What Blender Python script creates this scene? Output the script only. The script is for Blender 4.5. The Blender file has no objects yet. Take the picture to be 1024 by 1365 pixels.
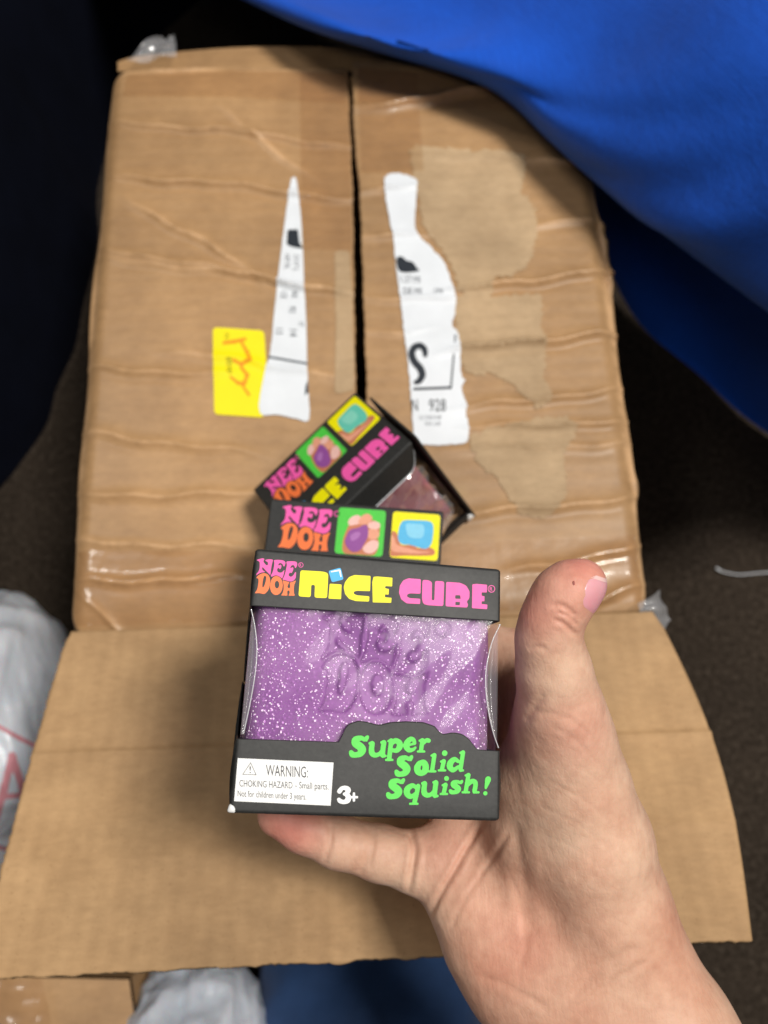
import bpy, bmesh, math, random
import numpy as np
from mathutils import noise as mnoise
from mathutils import Vector, Matrix
from mathutils.geometry import tessellate_polygon
from mathutils.bvhtree import BVHTree
random.seed(7); rng = np.random.default_rng(11)

# ------------------------------------------------------------------ camera, world, lights, exposure
scene = bpy.context.scene
F_PX, CX, CY = 1024.0, 512.0, 682.5
CAM_H = 565.0                                   # mm above the floor
CARTON_H = 200.0
XC = np.array([1, 132/3486, 0.0]); XC /= np.linalg.norm(XC)
YC = np.array([-132, 3486, -1024.0]); YC /= np.linalg.norm(YC)
ZC = np.cross(XC, YC)
MW = np.stack([XC, YC, ZC])                     # camera axes -> world axes
def c2w(p):                                     # camera-frame mm -> world metres
    p = np.asarray(p, float)
    return (p @ MW.T + np.array([0, 0, CAM_H])) / 1000.0
def ray(px, py): return np.array([(px-CX)/F_PX, -(py-CY)/F_PX, -1.0])
def at(px, py, d): return ray(px, py) * d       # camera-frame point at depth d mm
def on_z(px, py, z):                            # world point (m) where a sight line meets a level plane z (mm)
    r = ray(px, py) @ MW.T
    return np.array([0, 0, CAM_H/1000]) + r * ((z - CAM_H) / r[2]) / 1000.0

cam_d = bpy.data.cameras.new('camera'); cam = bpy.data.objects.new('camera', cam_d)
scene.collection.objects.link(cam); scene.camera = cam
cam_d.sensor_fit = 'HORIZONTAL'; cam_d.sensor_width = 7.3; cam_d.lens = 7.3
cam_d.clip_start = 0.01; cam_d.clip_end = 50
cam_d.dof.use_dof = True; cam_d.dof.focus_distance = 0.212; cam_d.dof.aperture_fstop = 2.6
m4 = Matrix([list(MW[i]) + [0] for i in range(3)] + [[0, 0, 0, 1]]); m4.translation = Vector((0, 0, CAM_H/1000))
cam.matrix_world = m4

world = bpy.data.worlds.new('World'); scene.world = world; world.use_nodes = True
bg = world.node_tree.nodes['Background']; bg.inputs[0].default_value = (0.80, 0.88, 1.0, 1); bg.inputs[1].default_value = 0.065

def area(name, loc, aim, sx, sy, power, col):
    d = bpy.data.lights.new(name, 'AREA'); d.shape = 'RECTANGLE'; d.size = sx; d.size_y = sy
    d.energy = power; d.color = col
    o = bpy.data.objects.new(name, d); scene.collection.objects.link(o)
    o.location = loc; o.rotation_euler = (Vector(aim) - Vector(loc)).to_track_quat('-Z', 'Y').to_euler()
    return o
area('ceiling_panel_light', (0.98, 0.24, 2.5), (0, -0.05, 0.3), 0.45, 0.55, 60, (1.0, 0.96, 0.90))
area('ceiling_panel_light.001', (-1.05, 0.95, 2.3), (0, 0, 0.25), 0.6, 0.15, 11, (1.0, 0.98, 0.95))
area('ceiling_panel_light.002', (-0.15, -1.25, 2.4), (0, 0, 0.25), 0.9, 0.35, 5.5, (1.0, 0.97, 0.92))
scene.view_settings.view_transform = 'Standard'; scene.view_settings.look = 'None'
scene.view_settings.exposure = 0.0; scene.view_settings.gamma = 1.0
scene.cycles.max_bounces = 8; scene.cycles.transparent_max_bounces = 12
scene.cycles.use_denoising = True
scene.cycles.caustics_reflective = False; scene.cycles.caustics_refractive = False

# ------------------------------------------------------------------ materials
def mat(name):
    m = bpy.data.materials.new(name); m.use_nodes = True
    return m, m.node_tree, m.node_tree.nodes['Principled BSDF']
def N(nt, t, **kw):
    n = nt.nodes.new(t)
    for k, v in kw.items():
        if k.startswith('i_'):
            key = k[2:]; key = int(key) if key.isdigit() else key.replace('_', ' ')
            n.inputs[key].default_value = v
        else: setattr(n, k, v)
    return n
def ramp(nt, fac, stops):
    r = N(nt, 'ShaderNodeValToRGB'); e = r.color_ramp.elements
    while len(e) < len(stops): e.new(0.5)
    for el, (p, c) in zip(e, stops): el.position = p; el.color = (*c, 1)
    nt.links.new(fac, r.inputs[0]); return r.outputs[0]
def noise(nt, scale, detail=4, rough=0.55, vec=None, dist=0.0):
    n = N(nt, 'ShaderNodeTexNoise'); n.inputs['Scale'].default_value = scale
    n.inputs['Detail'].default_value = detail; n.inputs['Roughness'].default_value = rough
    n.inputs['Distortion'].default_value = dist
    if vec is not None: nt.links.new(vec, n.inputs['Vector'])
    return n.outputs['Fac']
def objco(nt, scale=(1, 1, 1), rot=(0, 0, 0)):
    t = N(nt, 'ShaderNodeTexCoord'); mp = N(nt, 'ShaderNodeMapping')
    mp.inputs['Scale'].default_value = scale; mp.inputs['Rotation'].default_value = rot
    nt.links.new(t.outputs['Object'], mp.inputs[0]); return mp.outputs[0]
def bump(nt, h, strength, dist, prev=None):
    b = N(nt, 'ShaderNodeBump'); b.inputs['Strength'].default_value = strength; b.inputs['Distance'].default_value = dist
    nt.links.new(h, b.inputs['Height'])
    if prev is not None: nt.links.new(prev, b.inputs['Normal'])
    return b.outputs[0]
def mixc(nt, fac, a, b, mode='MIX'):
    n = N(nt, 'ShaderNodeMix', data_type='RGBA', blend_type=mode)
    for v, i in ((fac, 0), (a, 6), (b, 7)):
        if hasattr(v, 'is_linked'): nt.links.new(v, n.inputs[i])
        else: n.inputs[i].default_value = v if i == 0 else (*v, 1)
    return n.outputs[2]
def lin(r, g, b):
    f = lambda c: (c/255/12.92) if c/255 <= 0.04045 else ((c/255+0.055)/1.055)**2.4
    return (f(r), f(g), f(b))
def plain(name, col, rough=0.5, spec=0.5, var=0.08, sc=60, coat=0.0):
    m, nt, b = mat(name); co = objco(nt)
    f = noise(nt, sc, 3, 0.6, co)
    c = ramp(nt, f, [(0.3, tuple(x*(1-var) for x in col)), (0.7, tuple(min(1, x*(1+var)) for x in col))])
    nt.links.new(c, b.inputs['Base Color']); b.inputs['Roughness'].default_value = rough
    b.inputs['Specular IOR Level'].default_value = spec; b.inputs['Coat Weight'].default_value = coat
    return m

def mk_cardboard(name, base, flute_axis='x', glaze=0.0):
    m, nt, b = mat(name); co = objco(nt)
    big = noise(nt, 9, 5, 0.6, co); fine = noise(nt, 420, 3, 0.7, objco(nt, (0.35, 1, 1)))
    mid = noise(nt, 45, 5, 0.65, co)
    dk = tuple(x*0.72 for x in base); lt = tuple(min(1, x*1.2) for x in base)
    c1 = ramp(nt, big, [(0.3, dk), (0.7, lt)])
    c2 = mixc(nt, 0.35, c1, ramp(nt, fine, [(0.3, (0.62, 0.60, 0.57)), (0.7, (1, 1, 1))]), 'MULTIPLY')
    c3 = mixc(nt, 0.45, c2, ramp(nt, mid, [(0.36, (0.72, 0.68, 0.64)), (0.62, (1, 1, 1))]), 'MULTIPLY')
    speck = ramp(nt, noise(nt, 900, 2, 0.5, co), [(0.27, (0.5, 0.42, 0.36)), (0.33, (1, 1, 1))])
    c4 = mixc(nt, 0.4, c3, speck, 'MULTIPLY')
    # flute lines showing faintly through the liner
    w = N(nt, 'ShaderNodeTexWave', wave_type='BANDS', bands_direction='Y' if flute_axis == 'x' else 'X')
    w.inputs['Scale'].default_value = 42; w.inputs['Distortion'].default_value = 1.2; w.inputs['Detail'].default_value = 2
    w.inputs['Detail Scale'].default_value = 1.5
    nt.links.new(co, w.inputs[0])
    c5 = mixc(nt, 0.15, c4, ramp(nt, w.outputs['Fac'], [(0.2, (0.80, 0.78, 0.75)), (0.8, (1, 1, 1))]), 'MULTIPLY')
    wa = N(nt, 'ShaderNodeAttribute', attribute_name='wear_highlight')
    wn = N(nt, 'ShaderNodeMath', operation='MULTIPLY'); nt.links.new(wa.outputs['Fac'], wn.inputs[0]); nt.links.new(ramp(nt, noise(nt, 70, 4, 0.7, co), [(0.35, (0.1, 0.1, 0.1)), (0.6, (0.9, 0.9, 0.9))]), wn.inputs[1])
    c5 = mixc(nt, wn.outputs[0], c5, tuple(min(1, x*1.45+0.06) for x in base))  # lighter albedo for painted crease highlights and worn edges
    nt.links.new(c5, b.inputs['Base Color'])
    b.inputs['Coat Weight'].default_value = glaze*1.2; b.inputs['Coat Roughness'].default_value = 0.32
    b.inputs['Roughness'].default_value = 0.70 - glaze; b.inputs['Specular IOR Level'].default_value = 0.3+glaze
    n1 = bump(nt, w.outputs['Fac'], 0.35, 0.0003); n2 = bump(nt, mid, 0.5, 0.0008, n1); n3 = bump(nt, fine, 0.25, 0.0002, n2)
    nt.links.new(n3, b.inputs['Normal'])
    return m
M = {}
KRAFT = lin(188, 148, 103)
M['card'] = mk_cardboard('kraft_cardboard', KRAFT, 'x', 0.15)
M['card_in'] = mk_cardboard('kraft_cardboard_inside', lin(194, 157, 114), 'y')
M['card_raw'] = mk_cardboard('torn_kraft_paper', lin(200, 171, 134), 'x')
M['card_edge'] = mk_cardboard('corrugated_edge', lin(178, 146, 106), 'x')

def mk_black():
    m, nt, b = mat('black_printed_card'); co = objco(nt)
    f = noise(nt, 700, 3, 0.7, co); g = noise(nt, 60, 4, 0.6, co)
    c = ramp(nt, f, [(0.3, (0.018, 0.018, 0.0175)), (0.75, (0.034, 0.034, 0.032))])
    nt.links.new(c, b.inputs['Base Color'])
    r = N(nt, 'ShaderNodeMapRange'); nt.links.new(g, r.inputs[0]); r.inputs[3].default_value = 0.46; r.inputs[4].default_value = 0.60
    nt.links.new(r.outputs[0], b.inputs['Roughness']); b.inputs['Specular IOR Level'].default_value = 0.42
    nt.links.new(bump(nt, g, 0.25, 0.0004, bump(nt, f, 0.25, 0.00006)), b.inputs['Normal'])
    return m
M['black'] = mk_black()
def ink(name, rgb): 
    m = plain(name, lin(*rgb), 0.5, 0.35, 0.05, 500); return m
M['pink'] = ink('pink_ink', (252, 96, 178)); M['orange'] = ink('orange_ink', (252, 124, 66))
M['yellow'] = ink('yellow_ink', (250, 240, 0)); M['green'] = ink('green_ink', (92, 222, 84))
M['bluei'] = ink('blue_ink', (72, 182, 240)); M['white'] = ink('white_ink', (246, 246, 244))
M['pgreen'] = ink('picture_green', (82, 208, 74)); M['skin1'] = ink('picture_skin', (236, 166, 136))
M['skin2'] = ink('picture_skin_shade', (204, 126, 92)); M['pskin3'] = ink('picture_skin_pale', (244, 196, 186))
M['purplei'] = ink('picture_purple', (150, 82, 158)); M['purplel'] = ink('picture_purple_light', (178, 116, 184))
M['skyi'] = ink('picture_blue', (92, 190, 236)); M['skyl'] = ink('picture_blue_light', (140, 214, 244))
M['teal'] = ink('picture_teal', (106, 206, 184)); M['teall'] = ink('picture_teal_light', (138, 220, 198))
M['grey_ink'] = ink('grey_ink', (70, 70, 74)); M['label_ink'] = ink('label_ink', (38, 44, 52)); M['label_grey'] = ink('label_grey', (84, 90, 98))
M['red_pen'] = ink('red_pen', (248, 156, 30)); M['olive_ink'] = ink('olive_ink', (150, 140, 20)); M['bagred'] = ink('bag_red', (190, 128, 136))
M['paper'] = plain('label_paper', lin(232, 236, 240), 0.45, 0.4, 0.05, 40)
M['ypaper'] = plain('yellow_paper', lin(252, 236, 10), 0.5, 0.4, 0.04, 40)

def mk_film(name, sharp=0.012, soft=0.02, rough=0.06, rough2=0.22, haze=0.0, bsc=60, bd=0.0004, tint=(1, 1, 1), graze=0.5, gp=4.0):
    m, nt, b = mat(name); nt.nodes.remove(b); out = nt.nodes['Material Output']
    tr = N(nt, 'ShaderNodeBsdfTransparent'); tr.inputs[0].default_value = (*tint, 1)
    nb = bump(nt, noise(nt, bsc, 3, 0.5, objco(nt)), 0.5, bd)
    last = tr
    lw = N(nt, 'ShaderNodeLayerWeight'); lw.inputs[0].default_value = 0.5
    pw = N(nt, 'ShaderNodeMath', operation='POWER'); nt.links.new(lw.outputs['Facing'], pw.inputs[0]); pw.inputs[1].default_value = gp
    for amt, rg in ((soft, rough2), (sharp, rough)):
        gl = N(nt, 'ShaderNodeBsdfGlossy'); gl.inputs['Roughness'].default_value = rg; gl.inputs[0].default_value = (1, 1, 1, 1)
        nt.links.new(nb, gl.inputs['Normal'])
        ma = N(nt, 'ShaderNodeMath', operation='MULTIPLY_ADD'); nt.links.new(pw.outputs[0], ma.inputs[0]); ma.inputs[1].default_value = graze*0.5; ma.inputs[2].default_value = amt
        mx = N(nt, 'ShaderNodeMixShader'); nt.links.new(ma.outputs[0], mx.inputs[0]); nt.links.new(last.outputs[0], mx.inputs[1]); nt.links.new(gl.outputs[0], mx.inputs[2])
        last = mx
    if haze:
        df = N(nt, 'ShaderNodeBsdfDiffuse'); df.inputs[0].default_value = (0.8, 0.8, 0.82, 1)
        m2 = N(nt, 'ShaderNodeMixShader'); m2.inputs[0].default_value = haze
        nt.links.new(last.outputs[0], m2.inputs[1]); nt.links.new(df.outputs[0], m2.inputs[2]); last = m2
    nt.links.new(last.outputs[0], out.inputs[0])
    return m
M['film'] = mk_film('clear_window_film', 0.0009, 0.0012, 0.06, 0.26, 0.0, 45, 0.00035, (1, 1, 1), 0.22, 1.3)
M['tape'] = mk_film('clear_packing_tape', 0.020, 0.014, 0.10, 0.3, 0.02, 90, 0.0008, (0.96, 0.91, 0.83), 0.25)
M['tape_loose'] = mk_film('crumpled_clear_tape', 0.04, 0.04, 0.1, 0.3, 0.24, 120, 0.001)

def mk_gel(name, deep, light, clear=0.0, tint=(0.8, 0.5, 0.85)):
    m, nt, b = mat(name); co = objco(nt)
    f = noise(nt, 38, 4, 0.55, co)
    c = ramp(nt, f, [(0.3, deep), (0.7, light)])
    nt.links.new(c, b.inputs['Base Color']); b.inputs['Roughness'].default_value = 0.22
    b.inputs['Subsurface Weight'].default_value = 0.4; b.inputs['Subsurface Radius'].default_value = (0.9, 0.5, 1.0)
    b.inputs['Subsurface Scale'].default_value = 0.004; b.inputs['Specular IOR Level'].default_value = 0.03
    nt.links.new(bump(nt, noise(nt, 350, 3, 0.6, co), 0.2, 0.0002), b.inputs['Normal'])
    if clear:
        tr = N(nt, 'ShaderNodeBsdfTransparent'); tr.inputs[0].default_value = (*tint, 1)
        mx = N(nt, 'ShaderNodeMixShader'); mx.inputs[0].default_value = clear
        nt.links.new(b.outputs[0], mx.inputs[1]); nt.links.new(tr.outputs[0], mx.inputs[2]); nt.links.new(mx.outputs[0], nt.nodes['Material Output'].inputs[0])
    return m
M['gel'] = mk_gel('purple_gel_skin', (0.40, 0.18, 0.45), (0.62, 0.38, 0.64), 0.55, (0.86, 0.62, 0.92))
M['gel_core'] = mk_gel('purple_gel_core', (0.29, 0.065, 0.36), (0.54, 0.25, 0.58))
M['gel_red'] = mk_gel('maroon_gel', (0.50, 0.05, 0.10), (0.62, 0.20, 0.27))
m, nt, b = mat('glitter_flake'); M['glitter'] = m
nt.links.new(ramp(nt, noise(nt, 1600, 1, 0.5, objco(nt)), [(0.35, (0.72, 0.30, 0.80)), (0.5, (0.98, 0.70, 0.98)), (0.62, (1, 0.92, 1))]), b.inputs['Base Color']); b.inputs['Metallic'].default_value = 0.0; b.inputs['Roughness'].default_value = 0.6

def mk_skin():
    m, nt, b = mat('skin'); co = objco(nt)
    f1 = noise(nt, 55, 5, 0.6, co); f2 = noise(nt, 260, 4, 0.6, co); f3 = noise(nt, 18, 3, 0.5, co)
    base = ramp(nt, f1, [(0.28, lin(198, 143, 118)), (0.5, lin(217, 171, 144)), (0.74, lin(229, 190, 163))])
    base = mixc(nt, 0.5, base, ramp(nt, f3, [(0.35, lin(208, 147, 121)), (0.65, lin(230, 196, 168))]))
    at_ = N(nt, 'ShaderNodeAttribute', attribute_name='flush')
    base = mixc(nt, at_.outputs['Fac'], base, lin(216, 122, 112))
    pores = ramp(nt, f2, [(0.3, (0.82, 0.74, 0.72)), (0.6, (1, 1, 1))])
    base = mixc(nt, 0.6, base, pores, 'MULTIPLY')
    nt.links.new(base, b.inputs['Base Color'])
    b.inputs['Subsurface Weight'].default_value = 0.14; b.inputs['Subsurface Radius'].default_value = (1.0, 0.36, 0.2)
    b.inputs['Subsurface Scale'].default_value = 0.0035
    b.inputs['Roughness'].default_value = 0.52; b.inputs['Specular IOR Level'].default_value = 0.32
    # fine skin lines: two crossing families of stretched cells
    v1 = N(nt, 'ShaderNodeTexVoronoi', feature='DISTANCE_TO_EDGE'); v1.inputs['Scale'].default_value = 620
    nt.links.new(objco(nt, (1, 0.55, 1), (0, 0, 0.9)), v1.inputs['Vector'])
    ln = N(nt, 'ShaderNodeMapRange'); nt.links.new(v1.outputs['Distance'], ln.inputs[0]); ln.inputs[1].default_value = 0.0; ln.inputs[2].default_value = 0.12
    st = noise(nt, 190, 3, 0.6, objco(nt, (1, 0.16, 1), (0, 0, 0.95)))
    st2 = noise(nt, 95, 3, 0.6, objco(nt, (0.2, 1, 1), (0, 0, -0.5)))
    n1 = bump(nt, ln.outputs[0], 0.28, 0.00008); n2 = bump(nt, st, 0.65, 0.0006, n1); n2 = bump(nt, st2, 0.45, 0.0008, n2); n3 = bump(nt, f2, 0.4, 0.0003, n2)
    nt.links.new(n3, b.inputs['Normal'])
    return m
M['skin'] = mk_skin()
m, nt, b = mat('nail'); M['nail'] = m
nt.links.new(ramp(nt, noise(nt, 90, 3, 0.5, objco(nt)), [(0.3, lin(226, 150, 158)), (0.7, lin(236, 172, 178))]), b.inputs['Base Color'])
b.inputs['Roughness'].default_value = 0.30; b.inputs['Subsurface Weight'].default_value = 0.2; b.inputs['Subsurface Scale'].default_value = 0.002
M['nail_edge'] = plain('nail_edge', lin(236, 196, 190), 0.35)
M['scab'] = plain('scab', lin(166, 96, 88), 0.6)

def mk_cloth(name, col, scale, bd, var=0.12):
    m, nt, b = mat(name)
    uv = N(nt, 'ShaderNodeUVMap', uv_map='UVMap')
    mp = N(nt, 'ShaderNodeMapping'); mp.inputs['Scale'].default_value = (1, 0.45, 1); mp.inputs['Rotation'].default_value = (0, 0, 0.8); nt.links.new(uv.outputs[0], mp.inputs[0])
    mul = N(nt, 'ShaderNodeMath', operation='MULTIPLY'); nt.links.new(noise(nt, scale*4.5, 2, 0.6, mp.outputs[0]), mul.inputs[0]); mul.inputs[1].default_value = 1.0
    g = noise(nt, 14, 4, 0.6, objco(nt))
    c = ramp(nt, g, [(0.3, tuple(x*(1-var) for x in col)), (0.7, tuple(x*(1+var) for x in col))])
    c = mixc(nt, 0.5, c, ramp(nt, mul.outputs[0], [(0.3, (0.45, 0.5, 0.6)), (0.7, (1.15, 1.1, 1.05))]), 'MULTIPLY')
    nt.links.new(c, b.inputs['Base Color']); b.inputs['Roughness'].default_value = 0.75; b.inputs['Specular IOR Level'].default_value = 0.25
    b.inputs['Sheen Weight'].default_value = 0.12; b.inputs['Sheen Roughness'].default_value = 0.5
    nt.links.new(bump(nt, mul.outputs[0], 0.5, bd, bump(nt, noise(nt, 30, 4, 0.6, objco(nt)), 0.4, 0.004)), b.inputs['Normal'])
    return m
M['blue'] = mk_cloth('royal_blue_cloth', lin(12, 86, 204), 240, 0.0003)
M['denim'] = mk_cloth('navy_denim', lin(44, 72, 114), 300, 0.0003, 0.4)

def mk_floor():
    m, nt, b = mat('dark_carpet'); co = objco(nt)
    f = noise(nt, 260, 4, 0.75, co); g = noise(nt, 12, 5, 0.6, co)
    c = ramp(nt, f, [(0.32, (0.019, 0.013, 0.008)), (0.55, (0.052, 0.038, 0.027)), (0.75, (0.112, 0.087, 0.064))])
    c = mixc(nt, 0.6, c, ramp(nt, g, [(0.3, (0.5, 0.5, 0.52)), (0.7, (1, 1, 1))]), 'MULTIPLY')
    nt.links.new(c, b.inputs['Base Color']); b.inputs['Roughness'].default_value = 0.9; b.inputs['Specular IOR Level'].default_value = 0.15
    nt.links.new(bump(nt, f, 0.8, 0.003), b.inputs['Normal'])
    return m
M['floor'] = mk_floor()
def mk_bag():
    m, nt, b = mat('white_plastic'); co = objco(nt)
    g = noise(nt, 16, 4, 0.6, co)
    c = ramp(nt, g, [(0.3, lin(180, 186, 196)), (0.7, lin(212, 215, 221))])
    nt.links.new(c, b.inputs['Base Color']); b.inputs['Roughness'].default_value = 0.34
    b.inputs['Subsurface Weight'].default_value = 0.3; b.inputs['Subsurface Scale'].default_value = 0.01
    nt.links.new(bump(nt, noise(nt, 22, 6, 0.6, co, 1.2), 0.5, 0.003), b.inputs['Normal'])
    return m
M['bag'] = mk_bag()

# ------------------------------------------------------------------ object helpers
COL = scene.collection
def link_mesh(name, verts, faces, material, parent=None, smooth=True, uv=None):
    me = bpy.data.meshes.new(name)
    me.from_pydata([tuple(map(float, v)) for v in verts], [], [tuple(map(int, f)) for f in faces])
    if smooth: me.polygons.foreach_set('use_smooth', [True]*len(me.polygons))
    if uv is not None:
        l = me.uv_layers.new(name='UVMap')
        li = np.zeros(len(me.loops), int); me.loops.foreach_get('vertex_index', li)
        l.data.foreach_set('uv', np.asarray(uv, float)[li].ravel())
    if material: me.materials.append(M[material] if isinstance(material, str) else material)
    me.update()
    o = bpy.data.objects.new(name, me); COL.objects.link(o)
    if parent is not None: o.parent = parent
    return o
def empty(name, label, cat, mw=None, group=None):
    o = bpy.data.objects.new(name, None); COL.objects.link(o); o.empty_display_size = 0.02
    if mw is not None: o.matrix_world = mw
    o['label'] = label; o['category'] = cat
    if group: o['group'] = group
    return o
def tag(o, label, cat, group=None):
    o['label'] = label; o['category'] = cat
    if group: o['group'] = group
    return o
def solid(o, t, off=-1.0):
    s = o.modifiers.new('Solidify', 'SOLIDIFY'); s.thickness = t; s.offset = off; return o
def grid_faces(nu, nv, wrap=False):
    f = []
    for j in range(nv-1):
        for i in range(nu-1 if not wrap else nu):
            a = j*nu+i; b_ = j*nu+(i+1) % nu
            f.append((a, b_, b_+nu, a+nu))
    return f
def catmull(pts, n=5, closed=True):
    P = np.asarray(pts, float); L = len(P); out = []
    rngk = range(L) if closed else range(L-1)
    for i in rngk:
        if closed: p0, p1, p2, p3 = P[i-1], P[i], P[(i+1) % L], P[(i+2) % L]
        else: p0, p1, p2, p3 = P[max(i-1, 0)], P[i], P[i+1], P[min(i+2, L-1)]
        for k in range(n):
            t = k/n
            out.append(0.5*((2*p1)+(-p0+p2)*t+(2*p0-5*p1+4*p2-p3)*t*t+(-p0+3*p1-3*p2+p3)*t**3))
    if not closed: out.append(P[-1])
    out = np.array(out)
    if closed:
        keep = [i for i in range(len(out)) if np.abs(out[i]-out[i-1]).max() > 1e-6]; out = out[keep]
    return out
def rounded(pts, r, n=4):                       # polygon with rounded corners
    P = np.asarray(pts, float); L = len(P); out = []
    for i in range(L):
        p, a, b_ = P[i], P[i-1], P[(i+1) % L]
        da, db = a-p, b_-p; la, lb = np.linalg.norm(da), np.linalg.norm(db)
        rr = min(r, la*0.48, lb*0.48); s, e = p+da/la*rr, p+db/lb*rr
        for k in range(n+1):
            t = k/n; out.append((1-t)**2*s+2*t*(1-t)*p+t*t*e)
    return np.array(out)
def poly_tris(loops):
    vs = [[Vector((float(p[0]), float(p[1]), 0)) for p in l] for l in loops]
    tr = tessellate_polygon(vs); V = np.concatenate([np.asarray(l, float)[:, :2] for l in loops])
    out = []
    for t in tr:
        a, b_, c = (V[i] for i in t)
        cr = (b_[0]-a[0])*(c[1]-a[1])-(b_[1]-a[1])*(c[0]-a[0])
        out.append(tuple(t) if cr > 0 else (t[0], t[2], t[1]))
    return V, out
def merge2d(shapes):                            # several filled outlines -> one flat vertex/face set
    V, Fc, k = [], [], 0
    for s in shapes:
        v, f = s if isinstance(s, tuple) else poly_tris(s)
        V.append(v); Fc += [tuple(i+k for i in t) for t in f]; k += len(v)
    return np.concatenate(V), Fc
def smin(a, b_, k):
    h = np.maximum(k-np.abs(a-b_), 0)/k
    return np.minimum(a, b_)-h*h*k*0.25
def seg2(X, Y, a, b_):                          # tapered stroke distance, 2D
    ax, ay, ar = a; bx, by, br = b_
    dx, dy = bx-ax, by-ay; L2 = dx*dx+dy*dy+1e-9
    t = np.clip(((X-ax)*dx+(Y-ay)*dy)/L2, 0, 1)
    return np.hypot(X-ax-t*dx, Y-ay-t*dy)-(ar+t*(br-ar))
def strokes(chains, step, k=4.0):               # union of tapered strokes -> filled flat mesh (marching squares)
    allp = np.array([p for c in chains for p in c], float)
    lo = allp[:, :2].min(0)-allp[:, 2].max()-2*step; hi = allp[:, :2].max(0)+allp[:, 2].max()+2*step
    xs = np.arange(lo[0], hi[0]+step, step); ys = np.arange(lo[1], hi[1]+step, step)
    X, Y = np.meshgrid(xs, ys); Fd = np.full(X.shape, 1e3)
    for c in chains:
        if len(c) == 1: Fd = smin(Fd, np.hypot(X-c[0][0], Y-c[0][1])-c[0][2], k)
        for a, b_ in zip(c[:-1], c[1:]): Fd = smin(Fd, seg2(X, Y, a, b_), k)
    V, Fc, idx = [], [], {}
    def vid(key, p):
        if key not in idx: idx[key] = len(V); V.append(p)
        return idx[key]
    ins = Fd < 0
    any_ = ins[:-1, :-1] | ins[1:, :-1] | ins[:-1, 1:] | ins[1:, 1:]
    for j, i in zip(*np.nonzero(any_)):
        cs = [(j, i), (j, i+1), (j+1, i+1), (j+1, i)]; poly = []
        for q in range(4):
            a, b_ = cs[q], cs[(q+1) % 4]
            if ins[a]: poly.append(vid(('c',)+a, (xs[a[1]], ys[a[0]])))
            if ins[a] != ins[b_]:
                fa, fb = Fd[a], Fd[b_]; t = fa/(fa-fb)
                poly.append(vid(('e',)+tuple(sorted((a, b_))), (xs[a[1]]+t*(xs[b_[1]]-xs[a[1]]), ys[a[0]]+t*(ys[b_[0]]-ys[a[0]]))))
        if len(poly) >= 3: Fc.append(tuple(poly))
    return np.array(V), Fc
def text2d(s, size=1.0, sx=1.0, bold=0.0):
    cu = bpy.data.curves.new('lettering', 'FONT'); cu.body = s; cu.size = size; cu.offset = bold; cu.resolution_u = 3
    o = bpy.data.objects.new('lettering', cu); COL.objects.link(o)
    dg = bpy.context.evaluated_depsgraph_get(); me = bpy.data.meshes.new_from_object(o.evaluated_get(dg))
    V = np.array([v.co[:2] for v in me.vertices]); Fc = [tuple(p.vertices) for p in me.polygons]
    bpy.data.objects.remove(o); bpy.data.meshes.remove(me); bpy.data.curves.remove(cu)
    V[:, 0] *= sx
    V[:, 0] -= V[:, 0].min()
    return V, Fc
def flip_to_ccw(V, Fc):
    out = []
    for f in Fc:
        p = V[list(f)]; a = 0.0
        for i in range(len(p)): a += p[i-1][0]*p[i][1]-p[i][0]*p[i-1][1]
        out.append(f if a > 0 else tuple(reversed(f)))
    return out

# ------------------------------------------------------------------ floor
link_mesh('floor', [(-1.6, -1.6, 0), (1.6, -1.6, 0), (1.6, 1.6, 0), (-1.6, 1.6, 0)], [(0, 1, 2, 3)], 'floor', smooth=False)['kind'] = 'structure'

# ------------------------------------------------------------------ shipping carton
CZ = CARTON_H/1000
nl, nr = on_z(92, 846, CARTON_H), on_z(872, 812, CARTON_H)
fl, fr_ = on_z(152, 80, CARTON_H), on_z(772, 80, CARTON_H)
cx0, cx1 = (nl[0]+fl[0])/2-0.003, (nr[0]+fr_[0])/2
cy0, cy1 = (nl[1]+nr[1])/2, (fl[1]+fr_[1])/2
carton = empty('shipping_carton', 'large worn brown corrugated carton with taped top flaps and torn labels', 'cardboard box',
               Matrix.Translation(((cx0+cx1)/2, (cy0+cy1)/2, 0)))
CO = np.array([(cx0+cx1)/2, (cy0+cy1)/2, 0])
def wrinkle(n, seed, lx, ly):                   # soft random relief in metres
    r = np.random.default_rng(seed); terms = []
    for _ in range(n):
        terms.append((r.uniform(4, 26), r.uniform(6, 40), r.uniform(0, 6.3), r.uniform(0.3, 1)))
    def f(x, y):
        z = 0*x
        for a, b_, p, w in terms: z = z+w*np.sin(a*x+b_*y+p)/math.sqrt(a*a+b_*b_)*6
        return z/n
    return f
def crease_h(x, y, lines):
    z = 0*x
    for (xa, ya, xb, yb, h, w) in lines:
        dx, dy = xb-xa, yb-ya; L = math.hypot(dx, dy)
        t = ((x-xa)*dx+(y-ya)*dy)/L; d = ((x-xa)*-dy+(y-ya)*dx)/L
        d = d+0.0011*np.sin(t*75+xa*90)+0.0007*np.sin(t*190+ya*50)
        fade = np.clip((t+0.012)/0.03, 0, 1)*np.clip((L+0.012-t)/0.03, 0, 1)
        z = z+h*(np.exp(-np.abs(d)/w)-0.15*np.exp(-((d+2.2*w)/(1.3*w))**2))*fade
    return z
def creases_px(lst):
    out = []
    for (a, b_, c, d, h, w) in lst:
        p, q = on_z(a, b_, CARTON_H), on_z(c, d, CARTON_H); out.append((p[0], p[1], q[0], q[1], h*1.6/1000, w*0.62/1000))
    return out
gapL = [on_z(*p, CARTON_H) for p in ((463, 84), (467, 180), (470, 260), (474, 520), (478, 840))]
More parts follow.
